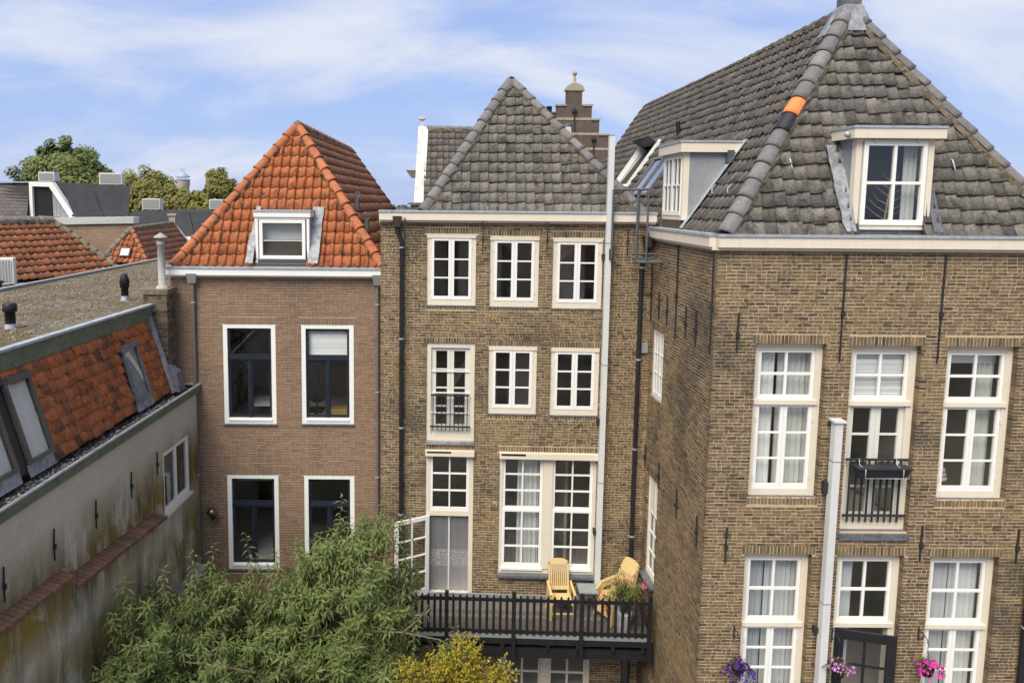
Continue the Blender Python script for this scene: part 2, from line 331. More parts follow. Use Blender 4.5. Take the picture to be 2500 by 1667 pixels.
# ------------------------------------------------------------------ mesh helpers
class MB:
    """collects faces; build() links them as one mesh object"""
    def __init__(s): s.v = []; s.f = []; s.sm = []
    def add(s, vs, fs, smooth=False):
        o = len(s.v); s.v += [tuple(p) for p in vs]
        for f in fs: s.f.append([i+o for i in f]); s.sm.append(smooth)
        return s
    def box(s, x0, x1, y0, y1, z0, z1):
        return s.add([(x0, y0, z0), (x1, y0, z0), (x1, y1, z0), (x0, y1, z0), (x0, y0, z1), (x1, y0, z1), (x1, y1, z1), (x0, y1, z1)],
                     [(0, 3, 2, 1), (4, 5, 6, 7), (0, 1, 5, 4), (1, 2, 6, 5), (2, 3, 7, 6), (3, 0, 4, 7)])
    def hexa(s, p):  # 8 points: bottom ring 0-3, top ring 4-7
        return s.add(p, [(0, 3, 2, 1), (4, 5, 6, 7), (0, 1, 5, 4), (1, 2, 6, 5), (2, 3, 7, 6), (3, 0, 4, 7)])
    def quad(s, a, b, c, d): return s.add([a, b, c, d], [(0, 1, 2, 3)])
    def poly(s, pts): return s.add(pts, [tuple(range(len(pts)))])
    def prism(s, pts, d):  # polygon pts extruded by vector d, closed
        n = len(pts); d = Vector(d)
        q = [Vector(p) for p in pts]
        return s.add(q+[p+d for p in q], [tuple(range(n)), tuple(range(2*n-1, n-1, -1))]+[(i, i+n, (i+1) % n+n, (i+1) % n) for i in range(n)])
    def slab(s, pts, n, t):  # polygon given thickness t along -n
        return s.prism(pts, Vector(n)*(-t))
    def tube(s, pts, r, seg=8, cap=True, smooth=True):
        pts = [Vector(p) for p in pts]; rr = r if isinstance(r, (list, tuple)) else [r]*len(pts)
        vs = []; prev = None
        for i, p in enumerate(pts):
            a = pts[max(i-1, 0)]; b = pts[min(i+1, len(pts)-1)]; d = (b-a)
            if d.length < 1e-9: d = Vector((0, 0, 1))
            d.normalize()
            ref = prev if prev else (Vector((1, 0, 0)) if abs(d.x) < .9 else Vector((0, 1, 0)))
            x = (ref-d*ref.dot(d))
            if x.length < 1e-6: x = d.orthogonal()
            x.normalize(); y = d.cross(x); prev = x
            for k in range(seg):
                t = 2*math.pi*k/seg; vs.append(p+(x*math.cos(t)+y*math.sin(t))*rr[i])
        fs = []
        for i in range(len(pts)-1):
            for k in range(seg):
                fs.append((i*seg+k, i*seg+(k+1) % seg, (i+1)*seg+(k+1) % seg, (i+1)*seg+k))
        s.add(vs, fs, smooth)
        if cap:
            s.add(vs[:seg], [tuple(range(seg-1, -1, -1))]); s.add(vs[-seg:], [tuple(range(seg))])
        return s
    def lathe(s, prof, c=(0, 0, 0), seg=16, smooth=True):
        vs = []; fs = []; c = Vector(c)
        for r, z in prof:
            for k in range(seg):
                t = 2*math.pi*k/seg; vs.append(c+Vector((r*math.cos(t), r*math.sin(t), z)))
        for i in range(len(prof)-1):
            for k in range(seg): fs.append((i*seg+k, i*seg+(k+1) % seg, (i+1)*seg+(k+1) % seg, (i+1)*seg+k))
        s.add(vs, fs, smooth)
        s.add(vs[:seg], [tuple(range(seg-1, -1, -1))]); s.add(vs[-seg:], [tuple(range(seg))])
        return s
    def mesh(s, name, mat):
        me = bpy.data.meshes.new(name); me.from_pydata(s.v, [], s.f)
        if any(s.sm): me.polygons.foreach_set('use_smooth', s.sm)
        me.materials.append(MATS[mat]); me.update(); return me
    def build(s, name, mat, parent=None, loc=None, rz=0.0, bevel=0.0):
        return link(name, s.mesh(name, mat), parent, loc, rz, bevel)

def link(name, me, parent=None, loc=None, rz=0.0, bevel=0.0):
    o = bpy.data.objects.new(name, me); COL.objects.link(o)
    if parent: o.parent = parent
    if loc: o.location = loc
    if rz: o.rotation_euler = (0, 0, rz)
    if bevel:
        b = o.modifiers.new('bevel', 'BEVEL'); b.width = bevel; b.segments = 1; b.limit_method = 'ANGLE'
    return o
def tag(o, label, cat, group=None):
    o['label'] = label; o['category'] = cat
    if group: o['group'] = group
    return o
def empty(name, loc=(0, 0, 0), rz=0.0, parent=None):
    o = bpy.data.objects.new(name, None); COL.objects.link(o); o.location = loc; o.rotation_euler = (0, 0, rz); o.empty_display_size = .2
    if parent: o.parent = parent
    return o
def thing(name, label, cat, loc=(0, 0, 0), rz=0.0, group=None): return tag(empty(name, loc, rz), label, cat, group)
def stuff(o): o['kind'] = 'stuff'; return o
def structure(o): o['kind'] = 'structure'; return o
def copy_tree(o, parent=None):
    c = o.copy(); COL.objects.link(c); c.parent = parent
    for ch in list(o.children): copy_tree(ch, c)
    return c
def MW(o):
    m = Matrix.Translation(o.location) @ o.rotation_euler.to_matrix().to_4x4()
    return MW(o.parent) @ m if o.parent else m
J = lambda a: random.uniform(-a, a)

# ------------------------------------------------------------------ bricks
BRICKV = [(0, 3, 2, 1), (4, 5, 6, 7), (0, 1, 5, 4), (1, 2, 6, 5), (3, 0, 4, 7)]
def brick_verts(u0, u1, z0, z1, d0, d1, j):
    return [(u0+J(j), d0+J(j*.6), z0+J(j)), (u1+J(j), d0+J(j*.6), z0+J(j)), (u1, d1, z0), (u0, d1, z0),
            (u0+J(j), d0+J(j*.6), z1+J(j)), (u1+J(j), d0+J(j*.6), z1+J(j)), (u1, d1, z1), (u0, d1, z1)]
def lay_bricks(U0, U1, Z0, Z1, holes, course, length, joint, rj, hp=.5):
    jv = joint*.7
    """returns items (u0,u1,z0,z1,depth,standard?)"""
    items = []; k = 0; z = Z0
    solid = [(h['u0'], h['u1'], h['z0'], h['z1']) for h in holes]
    bands = []
    for h in holes:
        if h.get('lintel'):
            bands.append((h['u0']-h.get('lx', .06), h['u1']+h.get('lx', .06), h['z1'], h['z1']+h['lintel']))
        if h.get('sill'):
            bands.append((h['u0']-.02, h['u1']+.02, h['z0']-h['sill'], h['z0']))
    for (a, b, c, d) in bands:
        n = max(1, round((b-a)/(course*1.02))); w = (b-a)/n
        for i in range(n):
            items.append((a+i*w+joint*.4, a+(i+1)*w-joint*.4, c+joint*.6, d-joint*.5, .03, False))
    block = solid+bands
    while z < Z1-.01:
        zt = min(z+course, Z1)
        cuts = sorted((a, b) for a, b, c, d in block if c < zt-course*.35 and d > z+course*.35)
        spans = []; cur = U0
        for a, b in cuts:
            if a > cur: spans.append((cur, min(a, U1)))
            cur = max(cur, b)
        if cur < U1: spans.append((cur, U1))
        off = (k % 2)*length*.5+J(.02)
        grid = U0-length+off; u = grid; edges = []
        while u < U1+length:
            edges.append(u); u += length*(1.0 if random.random() < hp else .5)
        for a, b in spans:
            es = [a]+[e for e in edges if a+.05 < e < b-.05]+[b]
            for i in range(len(es)-1):
                e0, e1 = es[i], es[i+1]
                ja = jv*.5 if e0 > a+1e-6 else 0.0; jb = jv*.5 if e1 < b-1e-6 else 0.0
                deep = .10 if (e0 <= a+1e-6 or e1 >= b-1e-6) else .03
                std = (abs((e1-e0)-length) < .004 or abs((e1-e0)-length*.5) < .004) and deep < .05 and zt-z > course*.9
                items.append((e0+ja, e1-jb, z+joint*.5+J(.002), zt-joint*.5+J(.002), deep, std))
        z += course; k += 1
    return items
def build_wall(house, loc, rz, U0, U1, Z0, Z1, holes, brick, mortar, course=.06, length=.205, joint=.012, limit=150, thick=.30, rough_j=.003, name='wall', hp=.58, inset=(0, 0)):
    """wall shell with openings (mortar), real bricks standing proud of it. local x along the wall, y into the house"""
    g = .008; F0, F1 = U0, U1; U0 += inset[0]; U1 -= inset[1]
    us = sorted(set([U0, U1]+[x for h in holes for x in (h['u0']-g, h['u1']+g)])); us = [x for x in us if U0 <= x <= U1]
    zs = sorted(set([Z0, Z1]+[x for h in holes for x in (h['z0']-g, h['z1']+g)])); zs = [x for x in zs if Z0 <= x <= Z1]
    inh = lambda u, z: any(h['u0']-g < u < h['u1']+g and h['z0']-g < z < h['z1']+g for h in holes)
    m = MB()
    for i in range(len(us)-1):
        for k in range(len(zs)-1):
            a, b, c, d = us[i], us[i+1], zs[k], zs[k+1]
            if inh((a+b)/2, (c+d)/2): continue
            m.quad((a, .001, c), (b, .001, c), (b, .001, d), (a, .001, d))
            m.quad((b, thick, c), (a, thick, c), (a, thick, d), (b, thick, d))
    for h in holes:
        a, b, c, d = h['u0']-g, h['u1']+g, max(h['z0']-g, Z0), h['z1']+g
        m.quad((a, .001, c), (a, thick, c), (a, thick, d), (a, .001, d)); m.quad((b, thick, c), (b, .001, c), (b, .001, d), (b, thick, d))
        m.quad((a, thick, d), (b, thick, d), (b, .001, d), (a, .001, d)); m.quad((a, .001, c), (b, .001, c), (b, thick, c), (a, thick, c))
    for e in (U0, U1): m.quad((e, .001, Z0), (e, thick, Z0), (e, thick, Z1), (e, .001, Z1))
    w = m.build(name, mortar, house, loc, rz)
    if brick is None: return w
    items = lay_bricks(F0, F1, Z0, Z1, holes, course, length, joint, rough_j, hp)
    M = MW(w)
    cand = []
    for n, it in enumerate(items):
        if it[5] and limit:
            p = M @ Vector(((it[0]+it[1])/2, 0, (it[2]+it[3])/2)); cand.append(((p-CAMP).length, n))
    cand.sort(); single = set(n for _, n in cand[:limit])
    protos = {}
    for full in (0, 1):
        L = length*(1 if full else .5)-joint*.7; H = course-joint
        protos[full] = [MB().add(brick_verts(-L/2, L/2, -H/2, H/2, -.003, .03, rough_j), BRICKV).mesh('brick', brick) for _ in range(5)]
    b = MB()
    for n, it in enumerate(items):
        u0, u1, z0, z1, dp, _ = it
        dd = J(.002)
        if n in single:
            me = random.choice(protos[1 if u1-u0 > length*.75 else 0])
            link('brick', me, w, ((u0+u1)/2, dd, (z0+z1)/2))
        else:
            b.add(brick_verts(u0, u1, z0, z1, -.003+dd, dp, rough_j), BRICKV)
    stuff(b.build('brickwork', brick, w))
    return w

# ------------------------------------------------------------------ windows
def ring(m, u0, u1, z0, z1, l, r, b, t, y0, y1):
    m.box(u0, u0+l, y0, y1, z0, z1); m.box(u1-r, u1, y0, y1, z0, z1)
    if b: m.box(u0+l, u1-r, y0+.001, y1, z0, z0+b)
    if t: m.box(u0+l, u1-r, y0+.001, y1, z1-t, z1)
def sash(par, u0, u1, z0, z1, y, cols, rows, stile, top, bot, mat, bar=.03, depth=.045, panel=0.0, name='sash', glass='glass', rowz=None):
    m = MB(); ring(m, u0, u1, z0, z1, stile, stile, bot+panel, top, y, y+depth)
    if panel:
        m.box(u0+stile+.03, u1-stile-.03, y-.008, y, z0+bot*.8, z0+bot+panel-.05)
    s = m.build(name, mat, par)
    a, b, c, d = u0+stile, u1-stile, z0+bot+panel, z1-top
    ux = [a+(b-a)*i/cols for i in range(cols+1)]
    zx = [c+(d-c)*i/rows for i in range(rows+1)] if rowz is None else [c]+rowz+[d]
    for x in ux[1:-1]: MB().box(x-bar/2, x+bar/2, y+.004, y+depth-.004, c, d).build('glazing_bar', mat, par)
    for z in zx[1:-1]:
        for i in range(cols):
            MB().box(ux[i]+(bar/2 if i else 0), ux[i+1]-(bar/2 if i < cols-1 else 0), y+.006, y+depth-.006, z-bar/2, z+bar/2).build('glazing_bar', mat, par)
    for i in range(cols):
        for k in range(len(zx)-1):
            MB().box(ux[i]+(bar/2 if i else 0), ux[i+1]-(bar/2 if i < cols-1 else 0), y+depth*.5, y+depth*.5+.005, zx[k]+(bar/2 if k else 0), zx[k+1]-(bar/2 if k < len(zx)-2 else 0)).build('pane', glass, par)
    return s
def hinges(par, spots, mat='paint_offwhite'):
    for (u, z, y) in spots: MB().box(u-.012, u+.012, y-.012, y+.006, z-.045, z+.045).build('hinge', mat, par)

def casement_pair(house, u0, u1, z0, z1, loc, rz, y=.03, fs=.10, ft=.11, fb=.13, mat='paint_cream', smat='paint_white', rows=3):
    W, H = u1-u0, z1-z0
    m = MB(); ring(m, 0, W, 0, H, fs, fs, fb, ft, y, y+.13)
    m.box(-.012, W+.012, y-.022, y+.02, H-ft*.92, H+.002)            # projecting head board
    w = m.build('window', mat, house, loc, rz)
    mid = W/2
    for a, b in ((fs, mid), (mid, W-fs)):
        sash(w, a+.002, b-.002, fb, H-ft, y-.008, 1, rows, .062, .05, .075, smat)
    hinges(w, [(fs-.006, fb+.2, y), (fs-.006, H-ft-.2, y), (W-fs+.006, fb+.2, y), (W-fs+.006, H-ft-.2, y)])
    MB().box(-.01, W+.01, y-.045, y+.1, -.028, -.002).build('sill', 'lead_dark', w)
    return w
def left_window(house, u0, u1, z0, z1, zt, y=.01):
    W, H = u1-u0, z1-z0; zt -= z0
    m = MB(); ring(m, 0, W, 0, H, .105, .105, .13, .10, y, y+.14)
    m.box(.105, W-.105, y-.02, y+.03, .07, .115)
    w = m.build('window', 'paint_white', house, (u0, 0, z0))
    iy = y+.055
    sash(w, .107, W-.107, zt+.03, H-.102, iy, 1, 1, .055, .055, .055, 'paint_navy')
    MB().box(.107, W-.107, iy-.03, iy+.05, zt-.035, zt+.028).build('transom', 'paint_navy', w)
    for a, b in ((.107, W/2-.001), (W/2+.001, W-.107)): sash(w, a, b, .132, zt-.037, iy, 1, 1, .06, .05, .06, 'paint_navy')
    MB().box(W/2-.03, W/2+.03, iy-.02, iy-.001, .14, zt-.04).build('cover_strip', 'paint_navy', w)
    MB().box(-.015, W+.015, y-.05, y+.06, -.03, -.003).build('sill', 'lead_dark', w)
    return w
def tall_window(house, u0, u1, z0, z1, zt, y=.11, door=False, rows=3):
    """right house: cream frame, 2x2 top light over a transom, casements or doors below"""
    W, H = u1-u0, z1-z0; zt -= z0
    m = MB(); ring(m, 0, W, 0, H, .115, .115, .12, .12, y, y+.14)
    w = m.build('window', 'paint_cream', house, (u0, 0, z0))
    sash(w, .117, W-.117, zt+.05, H-.122, y+.02, 2, 2, .055, .05, .075, 'paint_white', bar=.045)
    MB().box(.05, W-.05, y-.03, y+.09, zt-.035, zt+.045).build('transom', 'paint_cream', w)
    if door == 'leaves':
        for a, b in ((.117, W/2-.002), (W/2+.002, W-.117)): sash(w, a, b, .122, zt-.037, y+.05, 1, 4, .085, .06, .07, 'paint_offwhite', bar=.035, panel=.10)
    elif not door:
        for a, b in ((.117, W/2-.002), (W/2+.002, W-.117)): sash(w, a, b, .122, zt-.037, y+.012, 1, rows, .06, .05, .08, 'paint_white')
        hinges(w, [(.11, .35, y), (.11, zt-.3, y), (W-.11, .35, y), (W-.11, zt-.3, y)])
    MB().box(-.0, W, y-.07, y+.06, -.03, -.003).build('sill', 'lead_dark', w)
    return w

def curtain(name, label, mat, parent_m, u0, u1, z0, z1, y, waves=7, amp=.028, gather=0.0, group=None, cat='curtain'):
    m = MB(); n = max(12, waves*6); vs = []
    ph = random.uniform(0, 6)
    for k, z in enumerate((z0, z0+(z1-z0)*.5, z1)):
        for i in range(n+1):
            t = i/n; s = 1-gather*(1-k/2)
            vs.append((u0+(u1-u0)*t*s, y+amp*math.sin(t*waves*6.283+ph+.5*math.sin(t*9+ph))+.008*math.sin(t*waves*15+k), z))
    fs = [(r*(n+1)+i, r*(n+1)+i+1, (r+1)*(n+1)+i+1, (r+1)*(n+1)+i) for r in range(2) for i in range(n)]
    m.add(vs, fs, True)
    vs2 = [parent_m @ Vector(p) for p in m.v]
    c = sum(vs2, Vector())/len(vs2); base = Vector((c.x, c.y, min(v.z for v in vs2)))
    m.v = [tuple(v-base) for v in vs2]
    return tag(m.build(name, mat, None, base), label, cat, group)

# ------------------------------------------------------------------ roof tiles
def prof_roll(t, A=.055):      # pronounced round roll (orange pantile)
    return A*(.5-.5*math.cos(2*math.pi*min(1, max(0, (t-.42)/.58)))) if t > .42 else A*-.18*math.sin(math.pi*t/.42)
def prof_hollow(t, A=.044):    # scooped pan: right edge raised and lapping over the low left edge of its neighbour
    return A*(((t-.32)/.68)**2 if t > .32 else .28*((.32-t)/.32)**1.5)
def prof_flat(t, A=.010):
    return A*(max(0, t-.82)/.18)+.003*math.sin(t*9)
def prof_side(t, A=.052):
    return A*(.5-.5*math.cos(2*math.pi*min(1, max(0, (t-.5)/.5)))) if t > .5 else 0.0
def tile_mesh(W, G, prof, n=7, lip=.042, th=.016, lo=None, hi=None, u=0, s=0):
    vs = []; top = []
    for (sv, base) in ((-.035, lip), (G+.02, .010)):
        for i in range(n+1):
            t = i/n; x = t*W*1.03
            if lo is not None: x = min(max(x+u, lo(s+max(sv, 0))), hi(s+max(sv, 0)))-u
            vs.append((x, sv, base+prof(t)))
    fs = [(i, i+1, n+2+i, n+1+i) for i in range(n)]
    k = len(vs)
    vs += [(x, y, z-th) for (x, y, z) in vs[:n+1]]
    ff = [(k+i, k+i+1, i+1, i) for i in range(n)]
    k2 = len(vs); a, b = vs[0], vs[n+1]; vs += [(a[0], a[1], a[2]-.03), (b[0], b[1], b[2]-.03)]
    k3 = len(vs); a, b = vs[n], vs[2*n+1]; vs += [(a[0], a[1], a[2]-.03), (b[0], b[1], b[2]-.03)]
    ff += [(0, n+1, k2+1, k2), (n, k3, k3+1, 2*n+1)]
    return vs, fs, ff
def tile_face(roof, P0, U, S, length, W, G, lo, hi, prof, mat, limit=300, n=7, avoid=(), lip=.042, name='tile', jit=1.0, s_start=0.0):
    """cover one roof plane with overlapping tiles; whole ones near the camera are separate objects"""
    P0, U, S = Vector(P0), Vector(U).normalized(), Vector(S).normalized(); N = U.cross(S).normalized()
    rot = Matrix((U, S, N)).transposed()
    rows = int(math.ceil((length-s_start)/G)); jobs = []
    M = MW(roof)
    for r in range(rows):
        s = s_start+r*G
        g = min(G, length-s)
        if g < .05: continue
        umin, umax = min(lo(s), lo(s+g)), max(hi(s), hi(s+g))
        i0 = math.floor(umin/W)-1; i1 = math.ceil(umax/W)+1
        for i in range(i0, i1):
            u = i*W
            if u+W*1.03 <= umin+.02 or u >= umax-.02: continue
            cu, cs = u+W/2, s+g/2
            if any(a < cu < b and c < cs < d for a, b, c, d in avoid): continue
            whole = u >= max(lo(s), lo(s+g))-1e-6 and u+W <= min(hi(s), hi(s+g))+1e-6 and g > G*.95
            d = ((M @ (P0+U*cu+S*cs))-CAMP).length
            jobs.append((d, u, s, g, whole))
    jobs.sort(); vrs = [tile_mesh(W, G, prof, n, lip) for _ in range(2)]
    mesh0 = []
    for v in vrs:
        mb = MB(); mb.add(v[0], v[1], True); k = len(mb.v)
        mb2 = MB(); mb2.v = list(v[0]); mb2.f = [list(f) for f in v[1]+v[2]]; mb2.sm = [True]*len(v[1])+[False]*len(v[2])
        mesh0.append(mb2.mesh(name, mat))
    rest = MB(); cnt = 0
    for d, u, s, g, whole in jobs:
        ju, js, jn, jr = J(.005)*jit, J(.010)*jit, J(.005)*jit, J(.02)*jit
        rj = rot @ Matrix.Rotation(jr, 3, 'Z') @ Matrix.Rotation(J(.018)*jit, 3, 'Y') @ Matrix.Rotation(J(.012)*jit, 3, 'X')
        if random.random() < .035*jit: js -= random.uniform(.02, .045); jn += .006; rj = rj @ Matrix.Rotation(J(.05), 3, 'Z')
        p = P0+U*(u+ju)+S*(s+js)+N*jn
        if whole and cnt < limit:
            o = link(name, random.choice(mesh0), roof); o.location = p; o.rotation_euler = rj.to_euler(); cnt += 1
        else:
            if whole: v = vrs[0]
            else: v = tile_mesh(W, g, prof, n, lip, lo=lo, hi=hi, u=u, s=s); rj = rot; p = P0+U*u+S*s+N*jn
            vv = [p+rj @ Vector(q) for q in v[0]]
            if not whole and cnt < limit:
                mb2 = MB(); c0 = P0+U*u+S*s; mb2.v = [tuple(q-c0) for q in vv]; mb2.f = [list(f) for f in v[1]+v[2]]; mb2.sm = [True]*len(v[1])+[False]*len(v[2])
                mb2.build(name, mat, roof, c0); cnt += 1
            else:
                rest.add(vv, v[1], True); k = len(rest.v)-len(vv)
                for f in v[2]: rest.f.append([q+k for q in f]); rest.sm.append(False)
    if rest.v: stuff(rest.build('tile_field', mat, roof))
    return cnt
def hip_line(roof, A, B, up, mat, seg=.36, r0=.115, r1=.095, collar=False, name='hip_tile', special=None, sink=.03, bed=True, arc=190, bedw=1.15, bedmat='bedding'):
    A, B, up = Vector(A), Vector(B), Vector(up).normalized(); D = (B-A); L = D.length; D.normalize()
    X = D.cross(up).normalized(); Y = X.cross(D).normalized()
    rot = Matrix((X, D, Y)).transposed()
    n = max(1, round(L/seg)); sl = L/n; K = 9
    def mk():
        vs = []; a0 = math.radians((180-arc)/2); a1 = math.radians(180-(180-arc)/2)
        rings = [(-.05, r0+.004), (sl*.12, r0), (sl, r1)] if not collar else [(-.045, r0+.016), (.0, r0+.018), (.012, r0+.0), (sl, r1)]
        for y, r in rings:
            for k in range(K):
                t = a0+(a1-a0)*k/(K-1); vs.append((r*math.cos(t), y, r*math.sin(t)+(.018 if y < 0 else .018*(1-y/sl))-sink))
        fs = [(i*K+k+1, i*K+k, (i+1)*K+k, (i+1)*K+k+1) for i in range(len(rings)-1) for k in range(K-1)]
        k0 = len(vs)
        vs += [(x*.84, y, (z+sink)*.84-sink) for x, y, z in vs[:K]]
        ff = [(k, k+1, k0+k+1, k0+k) for k in range(K-1)]
        return vs, fs, ff
    v = mk(); m = MB(); m.v = v[0]; m.f = [list(f) for f in v[1]+v[2]]; m.sm = [True]*len(v[1])+[False]*len(v[2])
    me = m.mesh(name, mat); special = special or {}
    for i in range(n):
        q = me
        if i in special: q = me.copy(); q.materials[0] = MATS[special[i]]
        o = link(name, q, roof); o.location = A+D*(i*sl); o.rotation_euler = (rot @ Matrix.Rotation(J(.02), 3, 'X') @ Matrix.Rotation(J(.015), 3, 'Z')).to_euler()
    if bed:
        b = MB(); k = int(L/.12); w = r0*bedw
        vs = []
        for i in range(k+1):
            p = A+D*(L*i/k)
            for sx, hh in ((-1, -.10), (-1, .0), (1, .0), (1, -.10)):
                vs.append(p+X*sx*(w+J(.022))+Y*(hh-.005+J(.012)))
        fs = [(i*4+a, i*4+b2, (i+1)*4+b2, (i+1)*4+a) for i in range(k) for a, b2 in ((0, 1), (1, 2), (2, 3), (3, 0))]
        b.add(vs, fs); b.build('mortar_bed', bedmat, roof)

def downpipe(house, u, z1, z0, y, r, mat, hopper=None, hop_mat='pipe_hopper', off=0.0, clips=True, clip_mat='zinc', joint_z=()):
    m = MB(); zt = z1
    if hopper:
        h = MB(); w, hh, d = hopper
        h.hexa([(u+off-w*.36, y-d*.35, z1), (u+off+w*.36, y-d*.35, z1), (u+off+w*.36, y+d*.35, z1), (u+off-w*.36, y+d*.35, z1),
                (u+off-w*.5, y-d*.5, z1+hh), (u+off+w*.5, y-d*.5, z1+hh), (u+off+w*.5, y+d*.5, z1+hh), (u+off-w*.5, y+d*.5, z1+hh)])
    pts = [(u+off, y, z1+.02)]
    if abs(off) > .01: pts += [(u+off, y, z1-.10), (u, y, z1-.32)]
    pts += [(u, y, z0)]
    m.tube(pts, r, 10)
    p = m.build('downpipe', mat, house)
    if hopper: h.build('hopper', hop_mat, p)
    if clips:
        z = z1-.45
        while z > z0+.2:
            MB().tube([(u, y, z-.018), (u, y, z+.018)], r*1.22, 10).build('pipe_clip', clip_mat, p); z -= 2.05
    return p
def anchor(house, u, z0, z1, y=-.02, mat='iron', rz=None, loc=None, wk=1.0):
    m = MB(); zm = z0+(z1-z0)*.45; hw = .014*wk
    m.hexa([(-hw*.7, -.012, z0-zm), (hw*.7, -.012, z0-zm), (hw*.7, .010, z0-zm), (-hw*.7, .010, z0-zm), (-hw*.8, -.012, -.04), (hw*.8, -.012, -.04), (hw*.8, .010, -.04), (-hw*.8, .010, -.04)])
    m.box(-hw*1.9, hw*1.9, -.034, .008, -.04, .04)
    m.hexa([(-hw, -.012, .04), (hw, -.012, .04), (hw, .010, .04), (-hw, .010, .04), (-hw*1.1+.004, -.022, z1-zm), (hw*.6+.004, -.022, z1-zm), (hw*.6+.004, .0, z1-zm), (-hw*1.1+.004, .0, z1-zm)])
    return m.build('wall_anchor', mat, house, (u, y, zm) if loc is None else (loc[0], loc[1], zm), rz or 0.0)
def cornice(house, u0, u1, z0, z1, y_out=.14, mat='paint_cream', loc=None, rz=0.0, zinc='zinc', ends=(0, 0)):
    m = MB(); h = z1-z0
    m.box(u0, u1, -y_out*.55, .05, z0, z0+h*.20); m.box(u0-.0, u1+.0, -y_out, .05, z0+h*.20, z1-.045)
    c = m.build('cornice', mat, house, loc, rz)
    MB().box(u0-.012, u1+.012, -y_out-.02, .12, z1-.045, z1).build('gutter_edge', zinc, c)
    return c

# ================================================================== SETTING
g = MB(); g.quad((-1500, -600, -.5), (1500, -600, -.5), (1500, 1800, -.5), (-1500, 1800, -.5))
structure(g.build('ground', 'ground_soil'))
# paved yard between the houses
yard = structure(MB().box(-5.4, 12, 2, 15.3, -.56, -.44).build('courtyard', 'mortar_dark'))
slab_me = MB().box(-.145, .145, -.145, .145, -.02, .022).mesh('paving_slab', 'paving')
pv = MB()
for i in range(56):
    for k in range(42):
        x, y = -5.2+i*.3, 2.3+k*.3
        pv.box(x-.145, x+.145, y-.145, y+.145, -.45, -.418+J(.004))
stuff(pv.build('paving_slabs', 'paving', yard))

def dormer_body(house, loc, rz, W, z0, z1, y_at, head=.20, over=.10, cheek='zinc_cheek', flash=True, post=.11, frame_mat='paint_cream', eave_over=.06):
    """y_at(z): depth at which the roof plane is met, in dormer-local y. returns dormer empty-like mesh"""
    zt = z1-head
    m = MB()
    m.box(0, post, 0, .12, z0, zt); m.box(W-post, W, 0, .12, z0, zt); m.box(post, W-post, .001, .12, z0, z0+.09); m.box(post, W-post, .001, .12, zt-.05, zt)
    d = m.build('dormer', frame_mat, house, loc, rz)
    for x0, x1, nm in ((.004, .06, 'cheek'), (W-.06, W-.004, 'cheek')):
        pts = [(x0, .11, z0+.01), (x0, y_at(z0), z0+.01), (x0, y_at(zt), zt), (x0, .11, zt)]
        MB().prism(pts, (x1-x0, 0, 0)).build(nm, cheek, d)
    rb = MB(); rb.box(-over, W+over, -over, y_at(z1)+.25, zt+.002, z1-.03)
    rb.build('dormer_roof', frame_mat, d)
    MB().box(-over-.015, W+over+.015, -over-.015, y_at(z1)+.3, z1-.03, z1+.012).build('roof_edge', 'zinc', d)
    return d

# ================================================================== LEFT HOUSE (orange hipped roof)
LH = thing('brick_house', 'narrow reddish-brown brick house with bright orange hipped pantile roof and navy window sashes', 'house', (-1.2, 15.6, 0))
lw = [dict(u0=-3.70, u1=-2.47, z0=6.39, z1=8.76, lintel=.165, sill=.09), dict(u0=-1.88, u1=-.655, z0=6.40, z1=8.76, lintel=.165, sill=.09),
      dict(u0=-3.67, u1=-2.45, z0=2.81, z1=5.15, lintel=.165, sill=.09), dict(u0=-1.85, u1=-.65, z0=2.81, z1=5.15, lintel=.165, sill=.09)]
build_wall(LH, (0, 0, 0), 0, -4.86, .02, -.5, 9.88, lw, 'brick_red', 'mortar_red', course=.0625, length=.20, joint=.0125, limit=300, rough_j=.0015, hp=.88)
for h, zt in zip(lw, (7.95, 7.94, 4.39, 4.39)): left_window(LH, h['u0'], h['u1'], h['z0'], h['z1'], zt)
cornice(LH, -5.02, .0, 9.86, 10.10, .17, 'paint_white', zinc='zinc')
sh = MB()
sh.box(-4.86, -4.56, .302, 8.8, -.5, 10.02); sh.box(-.28, .02, .302, 8.8, -.5, 9.95); sh.box(-4.56, -.28, 8.5, 8.8, -.5, 10.0)
sh.build('rear_wall', 'brick_far_brown', LH)
rm = MB()
for z in (-.4, 2.45, 6.05, 9.55): rm.box(-4.55, -.29, .303, 8.49, z-.1, z+.1)
rm.box(-4.55, -.29, 4.2, 4.3, -.3, 9.4); rm.box(-.33, -.285, .31, 4.2, -.3, 9.4); rm.box(-4.555, -4.51, .31, 4.2, -.3, 9.4)
rm.build('interior', 'interior', LH)
LC, RC, AP, RE = Vector((-4.80, .02, 10.12)), Vector((.02, .02, 10.12)), Vector((-2.27, 1.87, 13.46)), Vector((-1.80, 8.8, 13.36))
BR, BL = Vector((.47, 8.8, 10.12)), Vector((-4.35, 8.8, 10.12))
dz = Vector((0, 0, -.012))
rf = MB(); rf.poly([LC+dz, RC+dz, AP+dz]); rf.poly([RC+dz, BR+dz, RE+dz, AP+dz]); rf.poly([LC+dz, AP+dz, RE+dz, BL+dz]); rf.poly([BR+dz, BL+dz, RE+dz])
rf.poly([LC+dz*5, RC+dz*5, BR+dz*5, BL+dz*5])
LR = rf.build('roof', 'underlay', LH)
def tri_face(roof, A, B, C, W, G, prof, mat, limit, **kw):
    """front triangle A(left foot) B(right foot) C(apex)"""
    U = (B-A).normalized(); w = C-A; ua = w.dot(U); Sv = w-U*ua; L = Sv.length; ub = (B-A).length
    return tile_face(roof, A, U, Sv, L, W, G, lambda s: ua*s/L, lambda s: ub+(ua-ub)*s/L, prof, mat, limit, **kw)
